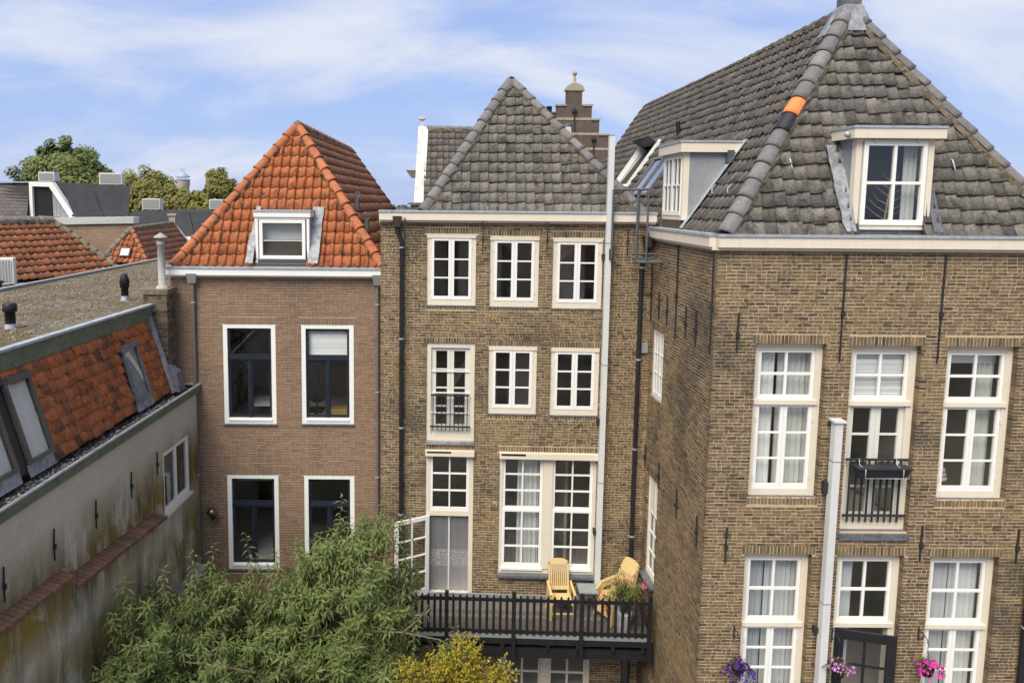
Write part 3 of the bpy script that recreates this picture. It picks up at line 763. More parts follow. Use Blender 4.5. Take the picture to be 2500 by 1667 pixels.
def hip_face(roof, A, C, U, ulen, W, G, prof, mat, limit, near_first=True, **kw):
    """side slope: A eave corner at hip, C apex, U eave direction away from the hip"""
    U = Vector(U).normalized(); w = C-A; ua = w.dot(U); Sv = w-U*ua; L = Sv.length
    if near_first: return tile_face(roof, A, U, Sv, L, W, G, lambda s: ua*s/L, lambda s: ulen, prof, mat, limit, **kw)
    P = A+U*ulen
    return tile_face(roof, P, -U, Sv, L, W, G, lambda s: 0.0, lambda s: ulen-ua*s/L, prof, mat, limit, **kw)
tri_face(LR, LC, RC, AP, .205, .297, prof_roll, 'tile_orange', 180, n=8, avoid=[(1.86, 3.14, -.1, 1.30)], lip=.040, jit=.5)
hip_face(LR, RC, AP, (RE-AP).normalized()*Vector((1, 1, 0)), 8.7, .20, .30, prof_side, 'tile_brown', 120, n=6, lip=.05)
hip_line(LR, LC+Vector((.02, 0, .03)), AP+Vector((-.02, 0, .04)), Vector((-.55, -.55, .75)), 'hip_orange', .37, .118, .112, collar=True, bedw=.95, bedmat='bedding_dark', arc=215)
hip_line(LR, RC+Vector((-.02, 0, .03)), AP+Vector((.02, 0, .04)), Vector((.6, -.55, .75)), 'hip_orange', .37, .118, .112, collar=True, bedw=.95, bedmat='bedding_dark', arc=215)
hip_line(LR, AP+Vector((0, .1, .05)), RE+Vector((0, 0, .05)), (0, 0, 1), 'tile_brown', .38, .12, .11, name='ridge_tile')
hip_line(LR, BR+Vector((0, -.06, .04)), RE+Vector((0, -.06, .05)), (.5, .3, .8), 'tile_brown', .38, .07, .065, name='verge_tile', bed=False)
MB().lathe([(.11, -.06), (.13, 0), (.10, .05), (.04, .08)], AP+Vector((0, .02, .06)), 10).build('apex_mortar', 'bedding', LR)
# metal flues on the right-hand slope and their lead strip
for (x, y, z, h) in ((-.72, 1.45, 11.05, .62), (-.42, .80, 10.75, .42)):
    f = MB(); f.tube([(x, y, z), (x, y, z+h)], .055, 10)
    for k in range(12):
        a = 2*math.pi*k/12
    f.tube([(x+.075*math.cos(a*6.283/10), y, z+h+.085+.075*math.sin(a*6.283/10)) for a in range(11)], .014, 6)
    f.build('flue', 'steel_grey', LR)
# dormer with a white top-hung window
ltan = (13.46-10.12)/1.85
ld = dormer_body(LH, (-2.92, .10, 0), 0, 1.24, 10.17, 11.38, lambda z: (z-10.12)/ltan-.08, head=.15, over=.03, cheek='lead', post=.06, frame_mat='paint_white')
ld['label'] = 'small white dormer window flanked by crumpled lead'
sash(ld, .09, 1.15, 10.27, 11.17, -.012, 1, 1, .075, .075, .075, 'paint_white', depth=.06)
MB().box(.165, 1.075, .022, .028, 10.68, 10.70).build('glazing_bar', 'paint_white', ld)
for sx in (-1, 1):                                   # lead soakers beside the dormer, dressed over the tiles
    x0 = -.10 if sx < 0 else 1.24; w = .10 if sx < 0 else .26
    vs = []; n = 9
    for i in range(n+1):
        z = 10.15+1.28*i/n; yy = (z-10.12)/ltan-.08
        for k in range(4):
            xx = x0+w*k/3; edge = (k == 0 and sx < 0) or (k == 3 and sx > 0)
            vs.append((xx+(J(.018) if edge else 0)+(-.04*(1-i/n) if sx > 0 else -.13*(1-i/n))*(1 if edge else .3), yy-.085+J(.008), z+.035+J(.01)))
    MB().add(vs, [(i*4+k, i*4+k+1, (i+1)*4+k+1, (i+1)*4+k) for i in range(n) for k in range(3)], True).build('lead_flashing', 'lead', ld)
MB().box(.02, 1.22, -.05, .13, 10.10, 10.168).build('lead_apron', 'lead', ld)
downpipe(LH, -4.33, 9.72, -.4, -.075, .042, 'pipe_grey', (.25, .22, .2))
downpipe(LH, -.10, 9.70, -.4, -.075, .042, 'pipe_grey', (.22, .24, .2))

# ================================================================== MIDDLE HOUSE (grey hipped roof, balcony)
MH = thing('brick_house', 'three-storey yellow-brown brick house with grey hipped tile roof, cream casements and rear balcony', 'house', (4.828, 15.0, 0), R(-2))
mw = [dict(u0=-5.0, u1=-3.9, z0=9.30, z1=10.91, lintel=.13, sill=.10), dict(u0=-3.595, u1=-2.505, z0=9.285, z1=10.875, lintel=.13, sill=.10), dict(u0=-2.205, u1=-1.105, z0=9.265, z1=10.85, lintel=.13, sill=.10),
      dict(u0=-4.99, u1=-3.895, z0=6.17, z1=8.44, lintel=.13), dict(u0=-3.59, u1=-2.50, z0=6.83, z1=8.40, lintel=.13, sill=.12), dict(u0=-2.195, u1=-1.105, z0=6.82, z1=8.385, lintel=.13, sill=.12),
      dict(u0=-4.99, u1=-3.89, z0=2.44, z1=5.96, lintel=.12), dict(u0=-3.295, u1=-1.085, z0=3.04, z1=5.945, lintel=.13, sill=.10),
      dict(u0=-3.2, u1=-1.1, z0=-.2, z1=1.95, lintel=.13), dict(u0=-4.9, u1=-3.9, z0=-.45, z1=1.95, lintel=.13)]
build_wall(MH, (0, 0, 0), 0, -6.03, 0, -.5, 11.17, mw, 'brick_ochre', 'mortar_ochre', course=.0605, length=.168, joint=.0155, limit=300, rough_j=.0045)
for h in (mw[0], mw[1], mw[2], mw[4], mw[5]): casement_pair(MH, h['u0'], h['u1'], h['z0'], h['z1'], (h['u0'], 0, h['z0']), 0)
cornice(MH, -6.05, .0, 11.15, 11.42, .15)
sh = MB()
sh.box(-6.03, -5.73, .302, 6.5, -.5, 11.3); sh.box(-.32, -.02, .302, 6.5, -.5, 11.2); sh.box(-5.73, -.32, 6.2, 6.5, -.5, 11.3)
sh.build('rear_wall', 'brick_far_ochre', MH)
rm = MB()
for z in (-.4, 2.28, 6.0, 8.85, 11.1): rm.box(-5.72, -.33, .303, 6.19, z-.1, z+.1)
rm.box(-5.72, -.33, 3.8, 3.9, -.3, 11.0); rm.box(-.37, -.325, .31, 3.8, -.3, 11.0); rm.box(-5.725, -5.68, .31, 3.8, -.3, 11.0); rm.box(-3.75, -3.68, .9, 3.79, 6.1, 8.7); rm.box(-3.0, -2.35, 2.0, 2.1, 6.1, 8.7); rm.box(-4.3, -3.2, 2.2, 2.3, 8.96, 11.0); rm.box(-1.9, -1.2, 1.6, 1.7, 8.96, 11.0); rm.box(-5.7, -4.6, 2.6, 2.7, 8.96, 11.0); rm.prism([(-4.6, 1.2, 7.0), (-4.45, 1.2, 7.0), (-3.85, 1.2, 7.9), (-4.0, 1.2, 7.95)], (0, .1, 0)); rm.box(-3.42, -3.36, .7, .76, 6.1, 8.7); rm.box(-1.6, -1.53, 1.2, 3.79, 2.4, 5.9)
rm.build('interior', 'interior', MH)
A, B, C = Vector((-5.08, .05, 11.40)), Vector((-.22, .05, 11.37)), Vector((-3.06, 1.80, 14.50))
RE2 = Vector((-3.06, 6.4, 14.45))
rf = MB(); rf.poly([A+dz, B+dz, C+dz]); rf.poly([B+dz, Vector((-.22, 6.4, 11.36)), RE2+dz, C+dz]); rf.poly([A+dz, C+dz, RE2+dz, Vector((-5.08, 6.4, 11.39))]); rf.poly([Vector((-.22, 6.4, 11.36)), Vector((-5.08, 6.4, 11.39)), RE2+dz])
rf.poly([A+dz*4, B+dz*4, Vector((-.22, 6.4, 11.32)), Vector((-5.08, 6.4, 11.34))])
MR = rf.build('roof', 'underlay', MH)
tri_face(MR, A, B, C, .205, .262, prof_hollow, 'tile_grey', 230, n=7, lip=.052, jit=1.6)
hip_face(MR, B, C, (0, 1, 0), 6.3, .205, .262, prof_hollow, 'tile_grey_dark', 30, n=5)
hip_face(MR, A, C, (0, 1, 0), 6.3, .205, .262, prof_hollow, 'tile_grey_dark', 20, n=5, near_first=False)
hip_line(MR, A+Vector((0, 0, .03)), C+Vector((-.03, 0, .03)), Vector((-.55, -.5, .7)), 'hip_grey', .345, .135, .125, arc=170, bedw=.98)
hip_line(MR, B+Vector((0, 0, .03)), C+Vector((.03, 0, .03)), Vector((.55, -.5, .7)), 'hip_grey', .345, .115, .108, arc=170, bedw=1.0)
hip_line(MR, C+Vector((0, .05, .03)), RE2+Vector((0, 0, .03)), (0, 0, 1), 'hip_grey', .36, .12, .115, name='ridge_tile')
fl = MB(); fl.box(-6.02, -5.05, .06, 6.4, 11.302, 11.36); fl.build('flat_strip', 'lead_dark', MH)
for (u, s) in ((-3.66, 1.05), (-2.02, 1.02)):        # steel roof hooks
    y = .05+s*1.75/3.58; z = 11.38+s*3.12/3.58
    MB().tube([(u, y, z+.06), (u, y-.05, z+.05), (u+.004, y-.08, z-.08), (u+.004, y-.055, z-.11)], .012, 6).build('roof_hook', 'zinc', MR)
for (u, z0, z1) in ((-5.48, 10.49, 11.26), (-3.765, 10.45, 11.21), (-2.355, 10.45, 11.18), (-.61, 10.46, 11.16)): anchor(MH, u, z0, z1, -.16 if z1 > 11.17 else -.16)
downpipe(MH, -5.55, 11.05, 2.2, -.10, .05, 'pipe_black', (.20, .24, .2), 'pipe_brown', off=-.10)
downpipe(MH, -.27, 10.66, -.4, -.10, .05, 'pipe_black', (.2, .24, .2), 'pipe_brown', off=.10)
# french window with balustrade
def french(house, h):
    u0, u1, z0, z1 = h['u0'], h['u1'], h['z0'], h['z1']; W, H = u1-u0, z1-z0; y = .03
    m = MB(); ring(m, 0, W, 0, H, .105, .105, .14, .11, y, y+.14); w = m.build('window', 'paint_cream', house, (u0, 0, z0))
    m2 = MB(); ring(m2, .106, W-.106, .141, H-.111, .035, .035, .03, .03, y+.04, y+.13); m2.build('sub_frame', 'paint_offwhite', w)
    for a, b in ((.142, W/2-.002), (W/2+.002, W-.142)):
        sash(w, a, b, .172, H-.142, y+.05, 1, 4, .075, .05, .06, 'paint_offwhite', panel=.13)
    for z in (H-.66, H-1.16, H-1.63): MB().box(.10, W-.10, y+.022, y+.038, z-.014, z+.014).build('screen_bar', 'paint_white', w)
    MB().box(-.005, W+.005, y-.09, y+.1, -.07, -.004).build('sill', 'lead', w)
    rail = MB().box(.105, W-.105, -.045, -.015, H-1.215, H-1.185).build('balustrade', 'iron', w)
    MB().box(.09, W-.09, -.05, -.01, .33, .36).build('balustrade', 'iron', w)
    n = 9
    for i in range(n):
        x = .16+(W-.32)*i/(n-1); MB().box(x-.010, x+.010, -.042, -.018, .25, H-1.2).build('baluster', 'iron', w)
french(MH, mw[3])
# door with transom light, open leaf
h = mw[6]; W = 1.10; w = MB(); ring(w, 0, W, 0, 3.52, .10, .10, .05, .10, .02, .16); w.box(.10, W-.10, .021, .15, 1.94, 2.06); w = w.build('door_frame', 'paint_cream', MH, (h['u0'], 0, h['z0']))
MB().box(-.01, W+.01, -.10, .03, 3.40, 3.525).build('awning_box', 'paint_cream', w); MB().box(.03, .58, -.104, -.099, 3.475, 3.515).build('slot_cover', 'paint_black', w)
sash(w, .102, W-.102, 2.062, 3.40, .03, 2, 3, .06, .05, .075, 'paint_white', bar=.034)
lf = empty('door', (h['u0']+.08, -.02, h['z0']+.06), R(-152), MH)
sash(lf, 0, .85, 0, 1.90, -.02, 2, 4, .085, .09, .16, 'paint_white', bar=.03, name='leaf')
MB().box(.80, .83, -.06, -.02, .9, 1.02).build('handle', 'paint_black', lf)
ne = thing('insect_screen', 'grey mesh insect screen with white centre strip in the open doorway', 'screen', tuple(MH.matrix_basis @ Vector((0, 0, 0))))
ne.location = Vector(MH.location)+Matrix.Rotation(R(-2), 3, 'Z') @ Vector((h['u0']+.1, .10, h['z0']+.05)); ne.rotation_euler = (0, 0, R(-2))
for a in (0, .46):
    vs = []; n = 12
    for k, z in enumerate((0, .6, 1.2, 1.88)):
        for i in range(n+1): vs.append((a+.44*i/n, .012*math.sin(i*1.3+k+a*7), z))
    MB().add(vs, [(r*(n+1)+i, r*(n+1)+i+1, (r+1)*(n+1)+i+1, (r+1)*(n+1)+i) for r in range(3) for i in range(n)], True).build('net', 'insect_net', ne)
for a in (0, .46): MB().quad((a, .03, .62), (a+.44, .03, .62), (a+.44, .03, 1.02), (a, .03, 1.02)).build('lace_band', 'lace', ne)
MB().box(.432, .468, -.02, -.012, 0, 1.88).build('centre_strip', 'plastic_white', ne)
MB().box(0, .9, -.02, .01, -.03, .03).build('threshold_bar', 'plastic_white', ne)
# large four-light window
h = mw[7]; W, H = h['u1']-h['u0'], h['z1']-h['z0']
w = MB(); ring(w, 0, W, 0, H, .075, .075, .13, .10, .02, .16); w.box(W/2-.11, W/2+.11, .0, .15, .12, H-.1); w = w.build('window', 'paint_cream', MH, (h['u0'], 0, h['z0']))
MB().box(-.01, W+.02, -.11, .03, H-.13, H+.004).build('awning_box', 'paint_cream', w); MB().box(.03, .58, -.114, -.109, H-.055, H-.008).build('slot_cover', 'paint_black', w)
for a, b in ((.077, W/2-.112), (W/2+.112, W-.077)):
    sash(w, a, b, 1.535, H-.132, .045, 2, 3, .062, .03, .055, 'paint_white', bar=.034)
    sash(w, a, b, .145, 1.533, .02, 2, 3, .062, .055, .085, 'paint_white', bar=.034)
    MB().box(a-.02, b+.02, -.02, .03, .085, .142).build('sash_sill', 'paint_white', w)
MB().box(-.02, W+.02, -.10, .08, -.07, -.004).build('sill', 'lead_dark', w)
# ground floor windows under the balcony
h = mw[8]; W, H = h['u1']-h['u0'], h['z1']-h['z0']
w = MB(); ring(w, 0, W, 0, H, .09, .09, .1, .1, .03, .15); w.box(W/2-.10, W/2+.10, .02, .14, .1, H-.1); w = w.build('window', 'paint_stone', MH, (h['u0'], 0, h['z0']))
for a, b in ((.092, W/2-.102), (W/2+.102, W-.092)): sash(w, a, b, .11, H-.11, .05, 2, 3, .05, .05, .07, 'paint_stone', bar=.05)
h = mw[9]; W, H = h['u1']-h['u0'], h['z1']-h['z0']
w = MB(); ring(w, 0, W, 0, H, .09, .09, .02, .1, .03, .15); w = w.build('door_frame', 'paint_stone', MH, (h['u0'], 0, h['z0']))
sash(w, .092, W-.092, .02, H-.102, .05, 2, 4, .1, .1, .1, 'paint_stone', bar=.04, panel=.5, name='leaf')
MB().box(-6.0, -3.3, -.045, -.002, 2.44, 2.53).build('lead_upstand', 'lead', MH); MB().box(-3.3, -.02, -.045, -.002, 2.44, 2.52).build('lead_upstand', 'lead', MH)
MB().box(-.20, -.06, -.06, .0, 8.30, 8.52).build('junction_box', 'plastic_grey', MH)

# ================================================================== RIGHT HOUSE (big grey roof with dormers)
RH = thing('brick_house', 'tall ochre brick house with large weathered grey tile roof, dormers and tall cream windows', 'house', (4.83, 11.65, 0))
rw = [dict(u0=.76, u1=1.985, z0=6.44, z1=9.20, lintel=.17), dict(u0=2.425, u1=3.635, z0=5.82, z1=9.18, lintel=.17), dict(u0=4.09, u1=5.32, z0=6.42, z1=9.18, lintel=.17),
      dict(u0=.77, u1=1.97, z0=2.55, z1=5.38, lintel=.17), dict(u0=2.43, u1=3.62, z0=1.75, z1=5.375, lintel=.17), dict(u0=4.09, u1=5.32, z0=2.53, z1=5.36, lintel=.17)]
for h in (rw[0], rw[2]): h['sill'] = .13
build_wall(RH, (0, 0, 0), 0, 0, 6.05, -.5, 10.84, rw, 'brick_ochre', 'mortar_ochre', course=.061, length=.172, joint=.016, limit=220, rough_j=.004, inset=(.03, 0))
sw = [dict(u0=.17, u1=.95, z0=7.35, z1=8.90, lintel=.17), dict(u0=.25, u1=.96, z0=3.30, z1=5.62, lintel=.17)]
build_wall(RH, (0, 3.4, 0), R(-90), 0, 3.4, -.5, 10.84, sw, 'brick_ochre', 'mortar_ochre', course=.061, length=.172, joint=.016, limit=80, rough_j=.004, name='side_wall', inset=(0, .03))
tall_window(RH, rw[0]['u0'], rw[0]['u1'], rw[0]['z0'], rw[0]['z1'], 8.14)
tall_window(RH, rw[1]['u0'], rw[1]['u1'], rw[1]['z0'], rw[1]['z1'], 8.13, door='leaves')
tall_window(RH, rw[2]['u0'], rw[2]['u1'], rw[2]['z0'], rw[2]['z1'], 8.12)
tall_window(RH, rw[3]['u0'], rw[3]['u1'], rw[3]['z0'], rw[3]['z1'], 4.0)
w5 = tall_window(RH, rw[4]['u0'], rw[4]['u1'], rw[4]['z0'], rw[4]['z1'], 4.0, door=True)
tall_window(RH, rw[5]['u0'], rw[5]['u1'], rw[5]['z0'], rw[5]['z1'], 3.98)
# black glazed garden door standing ajar
dl = empty('door', (rw[4]['u0']+.10, .10, 1.85), R(-14), RH)
sash(dl, 0, 1.0, 0, 2.09, -.03, 2, 3, .15, .17, .16, 'paint_black', bar=.035, panel=.35, name='leaf')
MB().box(.16, .84, -.055, -.03, 1.93, 1.96).build('drip_bar', 'paint_black', dl)
MB().box(.93, .95, -.08, -.03, .95, 1.09).build('handle', 'galvanised', dl)
# balustrade on the french window
b = rw[1]; W = b['u1']-b['u0']
for z in (6.10, 7.13): MB().box(b['u0']+.07, b['u1']-.03, .035, .07, z-.018, z+.018).build('balustrade', 'iron', RH)
for i in range(9):
    x = b['u0']+.15+(W-.32)*i/8; MB().box(x-.013, x+.013, .04, .066, 5.98, 7.12).build('baluster', 'iron', RH)
MB().box(b['u0']-.01, b['u1']+.01, -.03, .10, b['z0']-.15, b['z0']-.03).build('lead_sill', 'lead_dark', RH)
# side windows
def side_win(h, panel):
    W, H = h['u1']-h['u0'], h['z1']-h['z0']
    m = MB(); ring(m, 0, W, 0, H, .05, .05, .07, .06, .04, .16); w = m.build('window', 'paint_cream', RH, (.0, 3.4-h['u0'], h['z0']), R(-90))
    if panel:
        MB().box(.05, W-.05, .06, .09, 1.50, H-.06).build('panel', 'paint_white', w)
        MB().box(W*.48, W*.56, .045, .06, 1.50, H-.06).build('panel_batten', 'paint_cream', w)
        sash(w, .052, W-.052, .072, 1.498, .05, 2, 3, .045, .045, .08, 'paint_white', bar=.03)
        MB().box(-.02, W+.02, -.12, .05, -.06, -.004).build('sill', 'lead_dark', w)
    else:
        for a, bb in ((.052, W/2-.001), (W/2+.001, W-.052)): sash(w, a, bb, .072, H-.062, .045, 2, 3, .04, .045, .07, 'paint_white', bar=.022)
side_win(sw[0], 0); side_win(sw[1], 1)
cornice(RH, -.02, 6.07, 10.82, 11.10, .13)
cornice(RH, 0.0, 3.38, 10.82, 11.10, .129, loc=(0, 3.4, 0), rz=R(-90))
sh = MB()
sh.box(.302, 6.05, 14.05, 14.35, -.5, 11.0); sh.box(5.75, 6.05, .302, 14.05, -.5, 11.0); sh.box(.0, .3, 3.402, 14.35, -.5, 11.0)
sh.build('rear_wall', 'brick_far_ochre', RH)
rm = MB()
for z in (-.4, 1.6, 5.66, 11.0): rm.box(.303, 5.74, .303, 14.0, z-.1, z+.1)
rm.box(.303, 5.74, 3.9, 4.0, -.3, 10.9); rm.box(5.70, 5.745, .31, 3.9, -.3, 10.9); rm.box(.305, .35, .31, 3.9, -.3, 10.9); rm.box(3.85, 3.95, .5, 3.9, 5.8, 10.9); rm.box(2.1, 2.2, .5, 3.9, 5.8, 10.9)
rm.build('interior', 'interior', RH)
A, B, C = Vector((.16, .03, 11.09)), Vector((6.02, .03, 11.07)), Vector((3.02, 1.78, 15.26))
RE3 = Vector((3.10, 14.35, 15.02)); FA, FB = Vector((.06, 14.35, 11.09)), Vector((6.05, 14.35, 11.07))
fp = lambda u, z: Vector((u, .03+(z-11.09)*1.75/4.17, z))+dz
rf = MB()                                            # front slope left open behind the dormer window
rf.poly([A+dz, fp(2.46, 11.09), fp(2.46, 12.70), fp(1.264, 12.70)]); rf.poly([fp(3.55, 11.09), B+dz, fp(4.853, 12.70), fp(3.55, 12.70)]); rf.poly([fp(1.264, 12.70), fp(4.853, 12.70), C+dz])
rf.poly([B+dz, FB+dz, RE3+dz, C+dz]); rf.poly([A+dz, C+dz, RE3+dz, FA+dz]); rf.poly([FB+dz, FA+dz, RE3+dz]); rf.poly([A+dz*4, B+dz*4, FB+dz*4, FA+dz*4])
RR = rf.build('roof', 'underlay', RH)
tri_face(RR, A, B, C, .213, .268, prof_hollow, 'tile_grey', 190, n=7, lip=.058, jit=2.4, avoid=[(2.22, 3.48, -.1, 1.82)])
sl = (C.z-A.z)/(C.x-A.x); LS = math.hypot(C.x-.11, C.z-11.09)
tl = lambda y: 14.32-y
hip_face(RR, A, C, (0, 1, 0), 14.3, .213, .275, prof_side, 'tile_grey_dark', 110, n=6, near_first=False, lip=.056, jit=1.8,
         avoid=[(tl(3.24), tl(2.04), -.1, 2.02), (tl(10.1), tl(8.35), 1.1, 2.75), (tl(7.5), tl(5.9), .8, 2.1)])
hip_face(RR, B, C, (0, 1, 0), 14.3, .213, .275, prof_hollow, 'tile_grey_dark', 0, n=4)
nh = round((C-A).length/.375)
hip_line(RR, A+Vector((0, 0, .04)), C+Vector((-.02, -.02, .05)), Vector((-.6, -.45, .7)), 'hip_grey', .375, .155, .145, arc=165, bedw=.95, special={6: 'black_wrap', 7: 'new_orange'})
hip_line(RR, B+Vector((0, 0, .04)), C+Vector((.02, -.02, .05)), Vector((.6, -.45, .7)), 'hip_grey', .375, .13, .12, arc=165, bedw=1.0)
hip_line(RR, C+Vector((0, .1, .04)), RE3+Vector((0, 0, .04)), (0, 0, 1), 'tile_grey_dark', .36, .12, .11, name='ridge_tile')
hip_line(RR, FA+Vector((0, -.05, .03)), RE3+Vector((0, -.05, .04)), (-.5, .3, .8), 'tile_grey_dark', .36, .08, .075, name='verge_tile', bed=False)
fin = MB(); fin.box(C.x-.15, C.x+.15, C.y-.15, C.y+.15, 15.28, 16.9); fin.box(C.x-.17, C.x+.17, C.y-.17, C.y+.17, 16.9, 16.98)
fin = fin.build('ridge_flue', 'lead_dark', RH)
sk = MB()
for sx, sy in ((-1, -1), (1, -1), (1, 1), (-1, 1)):
    pass
sk.hexa([(C.x-.36, C.y-.28, 14.86), (C.x+.36, C.y-.28, 14.86), (C.x+.36, C.y+.4, 14.86), (C.x-.36, C.y+.4, 14.86), (C.x-.17, C.y-.17, 15.36), (C.x+.17, C.y-.17, 15.36), (C.x+.17, C.y+.17, 15.36), (C.x-.17, C.y+.17, 15.36)])
sk.build('lead_skirt', 'lead', fin)
# front dormer
rtan = (15.26-11.09)/1.75
fd = dormer_body(RH, (2.34, .12, 0), 0, 1.33, 11.19, 12.93, lambda z: (z-11.09)/rtan-.09, head=.20, over=.11, post=.10)
fd['label'] = 'front dormer with zinc cheeks and two-light white window'
sash(fd, .125, 1.205, 11.27, 12.69, -.022, 2, 2, .075, .075, .09, 'paint_white', bar=.05, depth=.06)
hinges(fd, [(.30, 12.70, -.02), (1.03, 12.70, -.02)])
vs = []; n = 10
for i in range(n+1):
    z = 11.12+1.5*i/n; yy = (z-11.09)/rtan-.09
    for k in range(4): vs.append((-.26+.27*k/3+(J(.02) if k == 0 else 0)-(.02 if k == 0 else 0)*(1-i/n)+.10*(1-i/n)*(k < 2), yy-.075+J(.008), z+.04))
MB().add(vs, [(i*4+k, i*4+k+1, (i+1)*4+k+1, (i+1)*4+k) for i in range(n) for k in range(3)], True).build('lead_flashing', 'lead', fd)
vs = []
for i in range(n+1):
    z = 11.12+1.3*i/n; yy = (z-11.09)/rtan-.09
    for k in range(3): vs.append((1.33+.16*k/2, yy-.07, z+.04))
MB().add(vs, [(i*3+k, i*3+k+1, (i+1)*3+k+1, (i+1)*3+k) for i in range(n) for k in range(2)], True).build('lead_flashing', 'lead_dark', fd)
MB().lathe([(.01, -.05), (.045, -.03), (.05, .03), (.01, .05)], (-.16, .02, 12.80), 10).build('gutter_outlet', 'zinc', fd)
MB().box(.06, 1.27, .04, .12, 11.10, 11.188).build('dark_apron', 'lead_dark', fd)
# side dormer
stan = sl
sdm = dormer_body(RH, (.10, 3.22, 0), R(-90), 1.18, 11.28, 12.84, lambda z: (z-11.09)/stan+.05, head=.22, over=.09, post=.07)
sdm['label'] = 'side dormer with zinc cheek and narrow white casements'
for a, bb in ((.072, .589), (.591, 1.108)): sash(sdm, a, bb, 11.37, 12.56, -.015, 2, 2, .05, .05, .085, 'paint_white', bar=.03, depth=.05)
vs = []
for i in range(n+1):
    z = 11.10+1.75*i/n; yy = (z-11.09)/stan+.05
    for k in range(3): vs.append((1.18+.17*k/2, yy-.09, z+.03))
MB().add(vs, [(i*3+k, i*3+k+1, (i+1)*3+k+1, (i+1)*3+k) for i in range(n) for k in range(2)], True).build('lead_flashing', 'zinc', sdm)
MB().box(.06, 1.12, -.0, .12, 11.09, 11.275).build('brick_apron', 'brick_dark', sdm)
MB().box(1.19, 1.33, .82, .94, 12.42, 12.66).build('hopper', 'steel_grey', sdm)
# roof windows on the side slope
def slope_pt(y, s, n=0.0):
    S = Vector((C.x-A.x, 0, C.z-A.z)).normalized(); N = Vector((-S.z, 0, S.x))
    return Vector((A.x, y, A.z))+S*s+N*n
def slope_box(y0, y1, s0, s1, n0, n1):
    p = [slope_pt(y, s, n) for n in (n0, n1) for (y, s) in ((y0, s0), (y1, s0), (y1, s1), (y0, s1))]
    return MB().hexa(p)
rwn = slope_box(8.35, 8.43, 1.15, 2.80, .02, .12).build('roof_window', 'paint_white', RR); rwn['label'] = 'open roof window with white lining'
slope_box(10.0, 10.08, 1.15, 2.80, .02, .12).build('frame', 'paint_white', rwn); slope_box(8.43, 10.0, 1.15, 1.23, .02, .12).build('frame', 'paint_white', rwn); slope_box(8.43, 10.0, 2.7, 2.8, .02, .12).build('frame', 'steel_grey', rwn)
slope_box(8.43, 10.0, 1.23, 2.7, -.35, -.30).build('lining', 'interior_white', rwn)
slope_box(8.43, 8.47, 1.23, 2.7, -.3, .02).build('lining', 'interior_white', rwn); slope_box(9.96, 10.0, 1.23, 2.7, -.3, .02).build('lining', 'interior_white', rwn)
p = [slope_pt(8.38, 2.72, .10), slope_pt(10.05, 2.72, .10), slope_pt(10.05, 2.74, .40), slope_pt(8.38, 2.74, .40)]
MB().prism(p, (-.05, 0, -.02)).build('open_sash', 'steel_grey', rwn)
r2 = slope_box(5.90, 5.98, .82, 2.12, .02, .10).build('roof_window', 'lead_dark', RR); r2['label'] = 'two-pane skylight reflecting the sky'
for (y0, y1, s0, s1) in ((7.42, 7.5, .82, 2.12), (6.66, 6.74, .82, 2.12), (5.98, 7.42, .82, .9), (5.98, 7.42, 2.02, 2.12)): slope_box(y0, y1, s0, s1, .022, .102).build('frame', 'lead_dark', r2)
for (y0, y1) in ((5.98, 6.66), (6.74, 7.42)): slope_box(y0, y1, .9, 2.02, .06, .066).build('pane', 'glass_roof', r2)
q = slope_pt(7.0, 2.78); MB().tube([q, q+Vector((-.05, 0, .42))], .06, 8).build('vent_pipe', 'pipe_black', RR)
for y in (1.05, 1.77):
    q = slope_pt(y, .92, .06); MB().tube([q+Vector((.02, 0, .10)), q+Vector((-.05, 0, .02)), q+Vector((-.06, -.02, -.07)), q+Vector((.0, -.12, -.06))], .011, 6).build('roof_hook', 'zinc', RR)
for u in (1.42, 4.28):
    s = 1.35; y = .03+s*1.75/4.52; z = 11.09+s*4.17/4.52
    MB().tube([(u, y, z+.08), (u-.01, y-.06, z+.07), (u+.02, y-.10, z-.10), (u+.03, y-.07, z-.14)], .016, 6).build('roof_hook', 'zinc', RR)
# wall anchors
for (u, z0, z1) in ((.42, 9.05, 9.75), (2.21, 8.90, 10.78), (3.905, 8.90, 10.78), (.41, 5.23, 5.90), (3.885, 5.29, 5.96), (5.605, 5.26, 5.91)): anchor(RH, u, z0, z1)
for (Y, z0, z1) in ((13.42, 8.96, 10.80), (11.70, 9.0, 10.80), (14.98, 9.05, 10.3), (14.44, 9.14, 9.74), (13.93, 9.11, 9.72), (12.87, 9.05, 9.68), (12.36, 9.01, 9.68), (14.95, 5.69, 6.21), (14.02, 5.58, 6.14), (12.93, 5.44, 6.04), (11.88, 5.40, 5.99), (13.86, 1.38, 1.99)):
    anchor(RH, 0, z0, z1, rz=R(-90), loc=(-.02, Y-11.65))
downpipe(RH, 5.83, 10.7, -.4, -.09, .055, 'pipe_black')
MB().lathe([(.02, -.09), (.07, -.09), (.07, .09), (.02, .09)], (-.10, 3.33, 11.02), 10).build('gutter_end', 'zinc', RH)
for (u, z) in ((.64, 3.98), (2.42, 3.95), (3.98, 3.97)):    # iron plant brackets
    k = MB(); k.box(u-.01, u+.01, -.022, .0, z-.18, z+.06); k.tube([(u, -.02, z+.03), (u, -.14, z+.02), (u, -.24, z-.03), (u, -.25, z-.06), (u, -.235, z-.08)], .008, 6); k.tube([(u, -.02, z-.15), (u, -.10, z-.08), (u, -.18, z+.0)], .007, 6)
    k.build('plant_bracket', 'iron', RH)
